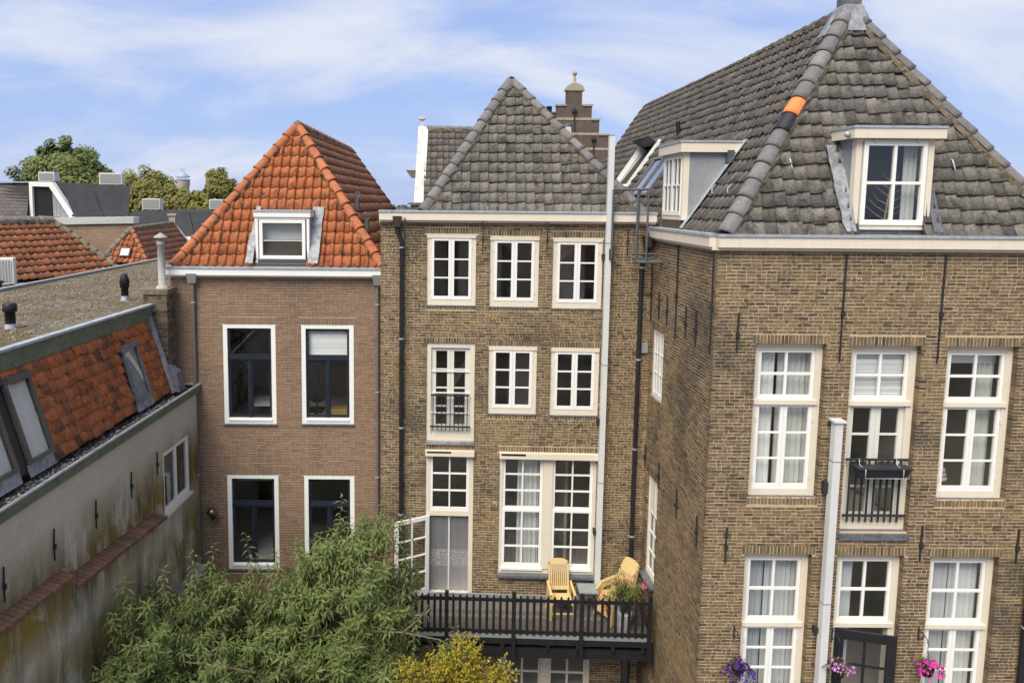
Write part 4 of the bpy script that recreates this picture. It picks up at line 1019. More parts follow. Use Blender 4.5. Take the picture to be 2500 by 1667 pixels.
# white square duct beside the french window
wp = MB(); wp.box(-.066, .066, -.066, .066, 0, 8.30); wp = wp.build('square_duct', 'post_white', None, (7.0, 11.50, -.42))
tag(wp, 'pale square metal duct with flat cap between the tall windows', 'duct')
MB().box(-.10, .10, -.10, .10, 8.30, 8.335).build('cap', 'post_white', wp); MB().box(-.13, -.05, .03, .13, 7.0, 7.2).build('bracket', 'iron', wp)
MB().box(-.13, -.05, .03, .13, 4.4, 4.5).build('bracket', 'iron', wp)
# white square post in front of the middle house
pp = Vector(MH.location)+Matrix.Rotation(R(-2), 3, 'Z') @ Vector((-1.03, -.16, 2.44))
wp2 = MB().box(-.060, .060, -.060, .060, 0, 10.6).build('square_duct', 'post_white', None, tuple(pp), R(-2)); tag(wp2, 'tall pale square metal duct rising from the balcony above the eaves', 'duct')
MB().box(-.052, .052, -.052, .052, 10.6, 10.62).build('cap', 'steel_grey', wp2)
for z in (1.7, 4.3, 8.0): MB().box(-.11, -.061, .0, .15, z-.06, z+.06).build('bracket', 'iron', wp2)
for z in (2.9, 5.6, 8.3): MB().box(-.0635, .0635, -.0635, .0635, z-.006, z+.006).build('seam', 'steel_grey', wp2)
for z in (2.4, 5.0, 7.6): MB().box(-.069, .069, -.069, .069, z-.006, z+.006).build('seam', 'steel_grey', wp)
# roof ladder / safety rail at the eaves
rl = thing('safety_rail', 'grey tubular steel roof access rail at the eaves beside the pale duct', 'rail', tuple(Vector(MH.location)+Matrix.Rotation(R(-2), 3, 'Z') @ Vector((0, 0, 10.4))), R(-2))
def rail(pts, nm, r=.024): MB().tube(pts, r, 8).build(nm, 'steel_grey', rl)
y = -.28
rail([(-.98, y, .02), (-.98, y, 1.5)], 'upright'); rail([(-.53, y-.30, .0), (-.53, y-.30, 1.5)], 'upright'); rail([(-.43, y, .0), (-.43, y, 1.5)], 'upright'); rail([(-.33, y-.35, -.02), (-.33, y-.35, 1.5)], 'upright')
rail([(-.98, y, 1.5), (-.43, y, 1.5)], 'top_rail'); rail([(-.53, y-.3, 1.5), (-.43, y, 1.5), (-.33, y-.35, 1.5)], 'top_rail')
for zz_, yy in ((.12, y), (.0, y-.3), (.03, y-.05), (-.03, y-.35)): rail([(-.55, yy, zz_), (.06-(.12 if yy > y-.1 else 0), yy, zz_)], 'step')
rail([(.06, y-.3, 0), (.06, y-.35, -.03), (.06, y-.35, .15), (.06, y-.3, .15)], 'step')
MB().box(-1.02, -.94, y, .28-.29, .0, .22).build('wall_plate', 'iron', rl)

# doors, cupboards and pictures inside the rooms
for hs, yb, doors, cup, pics in ((MH, 3.79, ((-5.3, 8.96), (-1.0, 6.12), (-4.6, 2.4), (-2.9, 8.96)), ((-2.2, -1.4, 8.96, 10.3), (-5.5, -4.9, 6.12, 7.6), (-3.0, -2.2, 2.4, 3.4)), ((-3.7, 10.2), (-2.0, 7.9), (-2.6, 4.6))),
                                 (RH, 3.89, ((1.2, 5.78), (4.6, 5.78), (2.5, 5.78), (4.8, 1.72)), ((.5, 1.0, 5.78, 7.4), (4.9, 5.6, 5.78, 6.9), (2.7, 3.4, 5.78, 6.6)), ((3.1, 7.8), (5.3, 8.3), (1.9, 8.2))),
                                 (LH, 4.19, ((-2.6, 6.16), (-1.0, 2.56), (-3.4, 2.56)), ((-1.9, -1.2, 6.16, 7.1), (-3.9, -3.2, 2.56, 3.5)), ((-3.2, 8.2), (-1.4, 8.1), (-1.6, 4.6)))):
    for u, z in doors: MB().box(u-.42, u+.42, yb-.05, yb, z, z+2.05).build('interior_door', 'interior_white', hs)
    for u0, u1, z0, z1 in cup: MB().box(u0, u1, yb-.5, yb, z0, z1).build('cupboard', random.choice(['interior_floor', 'wood_pale', 'plastic_grey']), hs, bevel=.01)
    for u, z in pics:
        f = MB().box(u-.3, u+.3, yb-.03, yb, z-.22, z+.22).build('picture_frame', 'interior_floor', hs); MB().box(u-.26, u+.26, yb-.034, yb-.031, z-.18, z+.18).build('mount', 'interior_white', f)

# ================================================================== ANNEX on the left (stucco wall, mansard, gravel roof)
AZ = R(85.88)
AX = thing('annex', 'low stuccoed outbuilding with steep mossy orange tiles, green gutter board and flat gravel roof', 'outbuilding', (-5.5, 15.6, 0), AZ)
AI = (Matrix.Translation((-5.5, 15.6, 0)) @ Matrix.Rotation(AZ, 4, 'Z')).inverted()
toA = lambda x, y, z=0.0: AI @ Vector((x, y, z))
build_wall(AX, (0, 0, 0), 0, -13, -.06, -.5, 7.22, [dict(u0=-1.80, u1=-.54, z0=4.98, z1=6.32)], None, 'stucco', thick=.25)
m = MB(); ring(m, 0, 1.26, 0, 1.34, .05, .05, .06, .05, .03, .12); w = m.build('window', 'paint_white', AX, (-1.80, 0, 4.98))
for a, b in ((.052, .63), (.632, 1.208)): sash(w, a, b, .062, 1.288, .04, 1, 1, .05, .045, .06, 'paint_white')
MB().box(-.03, 1.29, -.06, .05, -.05, -.004).build('sill', 'paint_stone', w)
m = MB(); m.box(-13, -.10, 1.5, 1.6, 2, 9.2); m.box(-13, -.1, .26, 4.5, 4.0, 4.1); m.box(-13, -.1, .26, 4.5, 7.0, 7.08); m.build('interior', 'interior', AX)
m = MB(); m.box(-13, -.02, -.06, -.012, 7.16, 7.33); m.build('fascia', 'paint_green', AX)
m = MB(); m.box(-13, -.0, -.085, -.035, 7.331, 7.362); m.box(-.10, .0, -.03, .30, 7.331, 7.36); m.build('gutter_edge', 'zinc', AX)
m = MB(); m.box(-13, -.12, -.011, .40, 7.18, 7.26); m.build('gutter', 'lead_dark', AX)
m = MB()
for i in range(1500):
    x, y = random.uniform(-9, -.15), random.uniform(.0, .34); r = random.uniform(.008, .028)
    m.tube([(x, y, 7.262+J(.012)), (x+J(.05), y+J(.05), 7.265+r*.6)], [r, r*.5], 4, smooth=False)
stuff(m.build('leaf_litter', 'debris', AX))
P0, Sv = Vector((-9, .30, 7.42)), Vector((0, .48, 1.60)); SL = Sv.length; Sn = Sv.normalized(); Nn = Vector((0, -Sn.z, Sn.y))
m = MB(); m.quad(P0+Vector((-4, 0, 0))-Nn*.01, P0+Vector((8.16, 0, 0))-Nn*.01, P0+Vector((8.16, 0, 0))+Sv-Nn*.01, P0+Vector((-4, 0, 0))+Sv-Nn*.01)
AR = m.build('mansard', 'underlay', AX)
tile_face(AR, P0, (1, 0, 0), Sv, SL, .185, .205, lambda s: 0.0, lambda s: 8.10, prof_flat, 'tile_orange_old', 290, n=5, lip=.075, jit=2.8,
          avoid=[(6.72, 7.42, -.1, 1.30), (3.42, 4.12, -.1, 1.5), (2.40, 3.24, -.1, 1.5)])
def asl(u, s, n): return P0+Vector((u+9, 0, 0))+Sn*s+Nn*n
def aslb(u0, u1, s0, s1, n0, n1): return MB().hexa([asl(u, s, n) for n in (n0, n1) for u, s in ((u0, s0), (u1, s0), (u1, s1), (u0, s1))])
def skylight(u0, u1, s0, s1, fr, glass, label, f=.055):
    w = aslb(u0, u0+f, s0, s1, .02, .09).build('roof_window', fr, AR); w['label'] = label
    aslb(u1-f, u1, s0, s1, .02, .09).build('frame', fr, w); aslb(u0+f, u1-f, s0, s0+f, .021, .091).build('frame', fr, w); aslb(u0+f, u1-f, s1-.12, s1, .021, .10).build('frame', fr, w)
    aslb(u0+f, u1-f, s0+f, s1-.12, .055, .06).build('pane', glass, w); aslb(u0+f, u1-f, s0+f, s1-.12, .008, .014).build('blind', 'interior_white' if fr != 'lead_dark' else 'plastic_grey', w)
    aslb(u0-.03, u1+.03, s0-.20, s0-.004, .02, .045).build('apron', 'lead', w)
    return w
surf('frame_brown', [(.075, .065, .058), (.095, .083, .074)], base_scale=5, fine=(30, .2), rough=.7)
skylight(-2.24, -1.64, .12, 1.30, 'lead_dark', 'glass', 'narrow dark-framed skylight set in the tiles')
skylight(-5.52, -4.92, .12, 1.50, 'frame_brown', 'glass', 'tall skylight with white blind')
skylight(-6.45, -5.78, .12, 1.50, 'frame_brown', 'glass', 'tall skylight with white blind')
# upper fascia and flat roof
m = MB(); m.box(-13, -.62, .70, .76, 8.97, 9.27); m.build('fascia', 'paint_green', AX)
m = MB(); m.box(-13, -.60, .66, .80, 9.271, 9.315); m.build('gutter_edge', 'zinc', AX)
m = MB(); m.prism([asl(-.86, -.1, .01), asl(-.72, -.1, .01), asl(-.72, SL, .01), asl(-.86, SL, .01)], Nn*.09); m.build('verge_strip', 'lead', AX)
fr_pts = [toA(*p) for p in ((-7.19, 2.9), (-6.34, 14.9), (-6.14, 15.0), (-6.14, 26.2), (-10.5, 26.2), (-10.75, 16.7), (-11.3, 2.9))]
m = MB(); m.prism([(p.x, p.y, 9.29) for p in fr_pts], (0, 0, -.16)); FRF = m.build('flat_roof', 'gravel_roof', AX)
m = MB()
for i in range(4200):
    t = random.random(); Y = 8+18*t**1.1; X = random.uniform(-10.6, -6.2-.07*(15.6-Y) - .35 if Y < 15 else -6.25)
    if Y > 14.8 and X > -6.6 and Y < 15.6: continue
    p = toA(X, Y); r = random.uniform(.008, .030)
    m.lathe([(r*.6, -.004), (r, r*.3), (r*.5, r*.8)], (p.x, p.y, 9.292), 5)
stuff(m.build('pebbles', 'pebble', FRF))
m = MB(); a, b = toA(-10.52, 26.2), toA(-10.77, 16.7); c = toA(-11.32, 2.9)
m.prism([(a.x, a.y, 9.28), (b.x, b.y, 9.28), (b.x, b.y+.16, 9.28), (a.x, a.y+.16, 9.28)], (0, 0, .09)); m.prism([(b.x, b.y, 9.28), (c.x, c.y, 9.28), (c.x, c.y+.16, 9.28), (b.x, b.y+.16, 9.28)], (0, 0, .09)); m.build('roof_kerb', 'roof_felt', AX)
m = MB(); m.prism([(p.x, p.y, 9.12) for p in [toA(*q) for q in ((-6.16, 15.62), (-6.16, 26.1), (-10.4, 26.1), (-10.6, 16.7), (-11.1, 2.9), (-7.6, 2.9), (-6.9, 14.9))]], (0, 0, -9.6)); m.build('body', 'stucco_far', AX)
for (x, y, k) in ((-7.57, 12.05, 0), (-7.12, 15.59, 1)):
    p = toA(x, y, 9.29); v = MB()
    if k == 0: v.lathe([(.085, .07), (.085, .30), (.115, .31), (.118, .36), (.115, .44), (.09, .46)], p, 14); mt = 'plastic_black'
    else: v.lathe([(.08, .05), (.08, .30), (.11, .31), (.10, .40), (.115, .42), (.095, .52), (.06, .60), (.05, .62)], p, 14); mt = 'plastic_black'
    v = v.build('roof_vent', mt, FRF); MB().lathe([(.10, 0), (.088, .06), (.083, .11)], p, 14).build('collar', 'zinc', v)
# chimney of the annex with fibre-cement flue
build_wall(AX, tuple(toA(-6.44, 14.98, 0)), -AZ, 0, .52, 7.30, 9.52, [], 'brick_dark', 'mortar_dark', course=.062, length=.2, limit=60, thick=.02, name='chimney')
build_wall(AX, tuple(toA(-5.92, 14.98, 0)), R(90)-AZ, 0, .46, 7.30, 9.52, [], 'brick_dark', 'mortar_dark', course=.062, length=.2, limit=40, thick=.02, name='chimney')
m = MB(); q = [toA(x, y) for x, y in ((-6.43, 14.99), (-5.93, 14.99), (-5.93, 15.5), (-6.43, 15.5))]; m.prism([(p.x, p.y, 7.2) for p in q], (0, 0, 2.3)); m.build('chimney_core', 'mortar_dark', AX)
m = MB(); q = [toA(x, y) for x, y in ((-6.47, 14.95), (-5.89, 14.95), (-5.89, 15.52), (-6.47, 15.52))]; m.prism([(p.x, p.y, 9.52) for p in q], (0, 0, .11)); cap = m.build('chimney_cap', 'bedding', AX)
p = toA(-6.10, 15.2, 9.63); MB().lathe([(.14, 0), (.11, .06), (.08, .07), (.08, .96), (.09, .97), (.09, 1.06), (.05, 1.07), (.05, 1.12), (.155, 1.13), (.15, 1.15), (.02, 1.24)], p, 14).build('flue', 'fibre_cement', cap)
m = MB(); m.hexa([toA(*q) for q in ((-5.95, 14.80, 7.40), (-5.62, 14.80, 7.36), (-5.62, 15.15, 7.36), (-5.95, 15.15, 7.40), (-5.93, 14.85, 7.95), (-5.70, 14.85, 7.78), (-5.70, 15.12, 7.78), (-5.93, 15.12, 7.95))]); m.build('lead_box', 'lead_dark', AX)
for (u, z0, z1) in ((-6.6, 6.0, 6.52), (-5.48, 6.0, 6.52), (-4.33, 5.95, 6.47), (-3.14, 5.97, 6.48), (-2.11, 6.0, 6.48)): anchor(AX, u, z0, z1, wk=.55)
# garden wall with sloping brick coping against the annex
GW = thing('garden_wall', 'weathered stucco garden wall with sloping red brick coping against the outbuilding', 'wall', (-5.5, 15.6, 0), AZ)
def gw(u0, u1, z0, z1, d):
    MB().hexa([(u0, -d, -.5), (u1, -d, -.5), (u1, -.004, -.5), (u0, -.004, -.5), (u0, -d, z0-.05), (u1, -d, z1-.05), (u1, -.004, z1), (u0, -.004, z0)]).build('wall', 'stucco', GW)
    n = int((u1-u0)/.105)
    for i in range(n):
        a, b = u0+(u1-u0)*i/n+.006, u0+(u1-u0)*(i+1)/n-.006; za, zb = z0+(z1-z0)*i/n, z0+(z1-z0)*(i+1)/n; q = J(.01)
        MB().hexa([(a, -d-.045+q, za-.075), (b, -d-.045+q, zb-.075), (b, -.006, zb-.02), (a, -.006, za-.02), (a, -d-.045+q, za-.012), (b, -d-.045+q, zb-.012), (b, -.006, zb+.05), (a, -.006, za+.05)]).build('coping_brick', 'coping_red', GW)
surf('coping_red', [(.17, .090, .058), (.21, .105, .066), (.13, .075, .052), (.18, .10, .07), (.10, .068, .052)], rnd=True, fine=(40, .3), stains=[(5, (.07, .055, .045), .5, .68, .7), (14, (.4, .36, .3), .66, .75, .6)], rough=.95, bump=(60, .6, .01))
gw(-8.6, -5.36, 5.98, 5.72, .20); gw(-5.30, -2.28, 5.52, 5.24, .24)
MB().box(-5.36, -5.30, -.21, -.005, -.5, 5.78).build('pier', 'stucco', GW)
m = MB(); m.box(-13, -8.6, -.2, -.004, -.5, 5.98); m.build('wall', 'stucco', GW)
pl = MB(); pl.hexa([(-1.75, -.30, 3.0), (-.45, -.30, 3.12), (-.45, -.02, 3.16), (-1.75, -.02, 3.04), (-1.75, -.30, 3.05), (-.45, -.30, 3.17), (-.45, -.02, 3.21), (-1.75, -.02, 3.09)])
pl = pl.build('shelf_board', 'roof_felt', None, (-5.5, 15.6, 0), AZ); tag(pl, 'pale weathered board fixed along the stucco wall behind the leafy tree', 'board')

# ================================================================== BALCONY
def mh(u, y, z): return Vector(MH.location)+Matrix.Rotation(R(-2), 3, 'Z') @ Vector((u, y, z))
BC = thing('balcony', 'black timber balcony with pointed picket railing and grey boarded deck', 'balcony', tuple(MH.location), R(-2))
for i in range(9):
    y0 = -1.21+i*.135
    MB().box(-5.3, -.08, y0+.003, y0+.132, 2.325, 2.36+J(.002)).build('deck_board', 'deck_board', BC)
MB().box(-5.32, -.06, -1.245, -1.215, 2.27, 2.355).build('edge_strip', 'galvanised', BC)
MB().box(-5.32, -.06, -1.238, -1.19, 2.13, 2.268).build('fascia', 'stained_black', BC)
MB().box(-5.35, -.06, -1.20, -1.08, 1.80, 2.02).build('beam', 'stained_black', BC)
for u in (-5.2, -4.55, -3.9, -3.25, -2.28, -1.63, -.88, -.25): MB().box(u-.035, u+.035, -1.26, -.05, 2.022, 2.125).build('joist', 'stained_black', BC)
for u in (-5.25, -4.46, -3.02, -1.57, -.13):
    MB().box(u-.042, u+.042, -1.305, -1.247, 1.86, 3.33).build('post', 'stained_black', BC, bevel=.004)
MB().box(-5.3, -.08, -1.245, -1.21, 3.09, 3.155).build('rail', 'stained_black', BC); MB().box(-5.3, -.08, -1.247, -1.212, 2.375, 2.44).build('rail', 'stained_black', BC)
pk = MB(); pk.add([(-.029, -.011, 0), (.029, -.011, 0), (.029, .011, 0), (-.029, .011, 0), (-.029, -.011, .82), (.029, -.011, .82), (.029, .011, .82), (-.029, .011, .82), (-.012, -.011, .885), (.012, -.011, .885), (.012, .011, .885), (-.012, .011, .885)],
    [(0, 3, 2, 1), (0, 1, 5, 4), (1, 2, 6, 5), (2, 3, 7, 6), (3, 0, 4, 7), (4, 5, 9, 8), (5, 6, 10, 9), (6, 7, 11, 10), (7, 4, 8, 11), (8, 9, 10, 11)])
pkm = pk.mesh('picket', 'stained_black')
us = []
for a, b in ((-5.25, -4.46), (-4.46, -3.02), (-3.02, -1.57), (-1.57, -.13)):
    n = round((b-a)/.1435)-1
    us += [a+(b-a)*(i+1)/(n+1) for i in range(n)]
for u in us: link('picket', pkm, BC, (u+J(.003), -1.262, 2.365+J(.004)))
MB().box(-5.33, -5.29, -1.2, -.05, 3.09, 3.155).build('side_rail', 'stained_black', BC)
for i in range(8): link('picket', pkm, BC, (-5.345, -1.1+i*.14, 2.365), R(90))
for u in (-4.8, -.6): MB().box(u-.06, u+.06, -1.19, -1.09, -.45, 1.80).build('support_post', 'stained_black', BC)

# ================================================================== FURNITURE on the balcony
def make_chair():
    c = empty('garden_chair'); T = 'teak'
    for i in range(6):
        y = -.24+i*.078; MB().box(-.225, .225, y, y+.068, .40-.012*i, .422-.012*i).build('seat_slat', T, c)
    MB().box(-.235, -.205, -.25, .24, .34, .40).build('seat_rail', T, c); MB().box(.205, .235, -.25, .24, .34, .40).build('seat_rail', T, c)
    t = R(13)
    def bp(x, h, d): return (x, .20+h*math.sin(t)+d*math.cos(t), .40+h*math.cos(t)-d*math.sin(t))
    def bb(x0, x1, h0, h1, nm, d0=0.0, d1=.024): MB().hexa([bp(x, h, d) for d in (d0, d1) for x, h in ((x0, h0), (x1, h0), (x1, h1), (x0, h1))]).build(nm, T, c)
    bb(-.23, -.19, -.06, .66, 'back_stile'); bb(.19, .23, -.06, .66, 'back_stile'); bb(-.19, .19, .05, .13, 'back_rail')
    arch = [bp(-.23, .60, 0), bp(.23, .60, 0), bp(.23, .66, 0), bp(.16, .715, 0), bp(.06, .735, 0), bp(-.06, .735, 0), bp(-.16, .715, 0), bp(-.23, .66, 0)]
    MB().prism(arch, Vector((0, math.cos(t), -math.sin(t)))*.026).build('head_rail', T, c)
    for i in range(8):
        x = -.161+i*.046; bb(x-.014, x+.014, .13, .60, 'back_slat', .004, .018)
    for sx in (-1, 1):
        x = sx*.262
        MB().hexa([(x-.03, -.30, .60), (x+.03, -.30, .60), (x+.024, .22, .64), (x-.024, .22, .64), (x-.03, -.30, .628), (x+.03, -.30, .628), (x+.024, .22, .668), (x-.024, .22, .668)]).build('armrest', T, c, bevel=.006)
        MB().hexa([(x-.022, -.29, 0), (x+.022, -.29, 0), (x+.022, -.24, 0), (x-.022, -.24, 0), (x-.022, -.27, .60), (x+.022, -.27, .60), (x+.022, -.22, .60), (x-.022, -.22, .60)]).build('leg', T, c)
        MB().hexa([(x-.022, .24, 0), (x+.022, .24, 0), (x+.022, .29, 0), (x-.022, .29, 0), (x-.022, .14, .64), (x+.022, .14, .64), (x+.022, .19, .64), (x-.022, .19, .64)]).build('leg', T, c)
    MB().box(-.24, .24, -.265, -.24, .13, .165).build('stretcher', T, c)
    return c
ch = make_chair(); ch.location = mh(-1.90, -.45, 2.362); ch.rotation_euler = (0, 0, R(0))
tag(ch, 'single pale teak high-backed armchair below the large window', 'chair')
for k in range(5):
    o = copy_tree(ch); q = mh(-.66, -.50, 2.362); dv = Vector((math.cos(R(-62+90)), math.sin(R(-62+90)), 0))
    o.location = q+dv*(.045*(4-k)*-1+.06)+Vector((0, 0, .034*k)); o.rotation_euler = (R(-1.0*(4-k)), 0, R(-62))
    tag(o, ('lowest pale teak armchair of the stack behind the oleander', 'second teak armchair up in the stack behind the oleander', 'middle teak armchair of the stack behind the oleander', 'second teak armchair from the top of the stack behind the oleander', 'topmost pale teak armchair of the stack behind the oleander')[k], 'chair', 'teak armchairs stacked in the balcony corner')
tb = thing('side_table', 'small folding table with grey metal tray top beside the single teak chair', 'table', tuple(mh(-1.30, -.42, 2.362)), R(-2))
m = MB(); m.box(-.20, .20, -.19, .19, .58, .588); ring(m, -.205, .205, 0, 0, 0, 0, 0, 0, 0, 0) if False else None
m.build('tray', 'galvanised', tb)
for a in ((-.21, .21, -.20, -.185), (-.21, .21, .185, .20), (-.21, -.195, -.185, .185), (.195, .21, -.185, .185)): MB().box(*a, .575, .606).build('tray_rim', 'galvanised', tb)
for sx in (-1, 1):
    MB().tube([(sx*.18, -.18, .57), (sx*.18, .18, 0)], .009, 6).build('leg', 'steel_grey', tb); MB().tube([(sx*.165, .18, .57), (sx*.165, -.18, 0)], .009, 6).build('leg', 'steel_grey', tb)
MB().tube([(-.18, -.17, .56), (.18, -.17, .56)], .008, 6).build('crossbar', 'steel_grey', tb)

# ------------------------------------------------------------------ leaves
def leaf_geo(p, d, up, L, Wd, droop=.25, fold=.15):
    d = d.normalized(); s = d.cross(up)
    if s.length < 1e-4: s = d.orthogonal()
    s.normalize(); n = s.cross(d)
    a = p; b = p+d*L*.42-n*L*droop*.12; c = p+d*L-n*L*droop
    return [a, b+s*Wd*.5+n*Wd*fold, b-s*Wd*.5+n*Wd*fold, b-n*Wd*.05, c]
LEAFF = [(0, 3, 1), (0, 2, 3), (3, 4, 1), (3, 2, 4)]
def rdir(): 
    while 1:
        v = Vector((J(1), J(1), J(1)))
        if .05 < v.length < 1: return v.normalized()
def leaves_out(par, name_single, name_rest, geos, mat, limit):
    """nearest `limit` leaves become objects of their own, the rest one stuff mesh"""
    M = MW(par)
    order = sorted(range(len(geos)), key=lambda i: (M @ geos[i][0]-CAMP).length-(.12 if geos[i][0].z > 4 else 0))
    pick = set(order[:limit]); m = MB()
    for i, g_ in enumerate(geos):
        if i in pick:
            o = g_[0]; MB().add([q-o for q in g_], LEAFF).build(name_single, mat, par, tuple(o))
        else: m.add(g_, LEAFF)
    return stuff(m.build(name_rest, mat, par))
# ================================================================== POT PLANTS
op = thing('potted_oleander', 'pink-flowering oleander in a pale grey pot by the balcony railing', 'plant', tuple(mh(-.62, -1.0, 2.362)))
MB().lathe([(.125, 0), (.16, .2), (.185, .42), (.19, .46), (.17, .46), (.16, .41)], (0, 0, 0), 18).build('pot', 'pot_grey', op)
MB().lathe([(.01, .40), (.16, .405)], (0, 0, 0), 14).build('soil', 'soil', op)
st = MB(); geos = []; fl = []
for i in range(38):
    a = random.uniform(0, 6.283); r = random.uniform(.08, .72)*(.75 if math.sin(a) < 0 else 1); top = Vector((r*math.cos(a), r*math.sin(a)*.5+.05, random.uniform(.78, 1.32)-.3*r)); b = Vector((J(.08), J(.08), .40)); mid = (b+top)/2+Vector((-.12*math.cos(a), 0, .10))
    pts = [b, mid, top]; st.tube(pts, [.008, .006, .003], 5)
    for k in range(26):
        t = random.uniform(.45, 1.0); p = b.lerp(mid, t*2) if t < .5 else mid.lerp(top, t*2-1)
        dr = rdir(); dr.z = abs(dr.z)*.4-.1; geos.append(leaf_geo(p, dr, Vector((0, 0, 1)), random.uniform(.09, .15), .020, .3))
    if i % 3 == 0 : fl.append(top)
st.build('stems', 'bark', op); leaves_out(op, 'leaf', 'foliage', geos, 'leaf_oleander', 60)
def flower(par, p, mat, r=.028, n=5, eye=None, face=None, name='flower'):
    f = face or Vector((J(.6), -1, J(.6)+.3)); f.normalize(); x = f.orthogonal().normalized(); y = f.cross(x); m = MB()
    vs = [Vector((0, 0, 0))-f*r*.35]
    for k in range(n*2): t = math.pi*k/n; rr = r if k % 2 else r*.72; vs.append((x*math.cos(t)+y*math.sin(t))*rr+f*J(.004))
    m.add(vs, [(0, 1+k, 1+(k+1) % (2*n)) for k in range(2*n)])
    o = m.build(name, mat, par, tuple(p))
    if eye: MB().add([v*.30+f*r*.10 for v in vs], [(0, 1+k, 1+(k+1) % (2*n)) for k in range(2*n)]).build('flower_eye', eye, o)
for t in fl:
    for k in range(3): flower(op, t+Vector((J(.05), J(.05)-.02, J(.04))), 'petal_oleander', .026)
tp = thing('plant_pot', 'bright orange terracotta pot behind the grey oleander pot', 'pot', tuple(mh(-.80, -.70, 2.362)))
MB().lathe([(.10, 0), (.13, .30), (.145, .31), (.145, .37), (.125, .37), (.12, .33)], (0, 0, 0), 16).build('body', 'terracotta_pot', tp); MB().lathe([(.01, .325), (.12, .33)], (0, 0, 0), 12).build('soil', 'soil', tp)
def basket(x, z, y, petal, label, n, droop, spread, eye=None, shape='bowl', leafn=120):
    b = thing('hanging_basket', label, 'hanging basket', (x, y, z))
    MB().lathe([(.06, -.17), (.09, -.14), (.12, -.02), (.125, .0), (.11, .0), (.10, -.03)], (0, 0, 0), 16).build('bowl', 'plastic_black', b)
    hk = MB()
    for k in range(3): a = k*2.094+.4; hk.tube([(.115*math.cos(a), .115*math.sin(a), 0), (0, 0, .30)], .003, 4)
    hk.tube([(0, 0, .30), (0, 0, .40), (.02, 0, .43), (0, 0, .46)], .005, 5); hk.build('hanger', 'iron', b)
    geos = []
    for i in range(leafn):
        a = random.uniform(0, 6.283); r = random.random()**.6*spread; p = Vector((r*math.cos(a), r*math.sin(a)*.7, .10-.9*r*r/spread*droop+random.uniform(0, .10)*(1-r/spread)))
        geos.append(leaf_geo(p, rdir()+Vector((math.cos(a)*.6, math.sin(a)*.6, 0)), Vector((0, 0, 1)), random.uniform(.035, .065), .025, .3))
    leaves_out(b, 'leaf', 'foliage', geos, 'leaf_petunia', 0)
    for i in range(n):
        a = random.uniform(0, 6.283); r = spread*random.random()**.5*1.02; a = a if random.random() < .3 else (-math.pi*random.random())
        p = Vector((r*math.cos(a), r*math.sin(a)*.75-.02, .12-.95*r*r/spread*droop+J(.05)))
        flower(b, p, petal, random.uniform(.026, .036), 5, eye)
    return b
b1 = basket(5.47, 3.44, 11.40, 'petal_purple', 'hanging basket of deep purple petunias on an iron bracket', 62, 1.0, .30)
b2 = basket(7.25, 3.42, 11.40, 'petal_lilac', 'hanging basket of pale-eyed lilac petunias beside the pale duct', 42, .45, .25, 'petal_eye')
b3 = basket(8.82, 3.45, 11.40, 'petal_pink', 'hanging basket of hot pink petunias beside the black door', 52, .65, .28)
# planter on the french balustrade
pb = thing('planter_box', 'empty anthracite planter box hung on the french window balustrade', 'planter', (7.86, 11.62, 7.02))
MB().hexa([(-.40, -.10, -.17), (.40, -.10, -.17), (.40, .02, -.17), (-.40, .02, -.17), (-.46, -.17, .02), (.46, -.17, .02), (.46, .02, .02), (-.46, .02, .02)]).build('trough', 'plastic_anthracite', pb)
MB().box(-.48, .48, -.19, .03, .02, .045).build('rim', 'plastic_anthracite', pb)
for sx in (-.36, .30): MB().tube([(sx, .05, .14), (sx, .0, .16), (sx, -.02, .05), (sx, -.2, .03), (sx, -.2, -.12)], .007, 6).build('hook', 'galvanised', pb)
MB().tube([(-.36, -.205, -.12), (.40, -.205, -.12), (.40, -.205, -.06)], .006, 6).build('holder_wire', 'galvanised', pb)
wl_ = thing('wall_lamp', 'round metal globe lamp on the reddish brick wall', 'lamp', (-5.19, 15.5, 4.30))
MB().lathe([(.005, -.11), (.06, -.095), (.10, -.045), (.115, 0), (.10, .05), (.06, .095), (.005, .11)], (0, -.08, 0), 18).build('globe', 'chrome_ball', wl_); MB().box(-.03, .03, -.05, .095, -.22, -.08).build('arm', 'iron', wl_)

# ================================================================== BLINDS, CURTAINS, ROOM FURNITURE
ML, MM, MRt = MW(LH), MW(MH), MW(RH)
curtain('curtain', 'white gathered curtain in the left half of the large balcony window', 'curtain_white', MM, -2.86, -2.36, 3.1, 5.85, .24, 5, .03)
for (h, lab) in ((rw[0], 'upper-storey'), (rw[3], 'lower-storey')):
    mt = 'curtain_heavy' if lab[0] == 'u' else 'curtain_blue'
    curtain('curtain', 'left half of the pale curtains in the %s window on the purple petunia side' % lab, mt, MRt, h['u0']+.06, h['u0']+.52, h['z0']+.1, h['z1']-.06, .34, 5, .03)
    curtain('curtain', 'right half of the pale curtains in the %s window on the purple petunia side' % lab, mt, MRt, h['u0']+.56, h['u1']-.06, h['z0']+.1, h['z1']-.06, .36, 6, .03)
curtain('curtain', 'narrow pale curtain beside dark glass above the black door', 'curtain_blue', MRt, rw[4]['u0']+.1, rw[4]['u0']+.50, rw[4]['z0']+1.2, rw[4]['z1']-.06, .34, 4, .03)
curtain('curtain', 'pale blue curtains filling the lower window beyond the pink flowers, left half', 'curtain_blue', MRt, rw[5]['u0']+.06, rw[5]['u0']+.60, rw[5]['z0']+.1, rw[5]['z1']-.06, .34, 6, .03)
curtain('curtain', 'pale blue curtains filling the lower window beyond the pink flowers, right half', 'curtain_blue', MRt, rw[5]['u0']+.63, rw[5]['u1']-.06, rw[5]['z0']+.1, rw[5]['z1']-.06, .35, 6, .03)
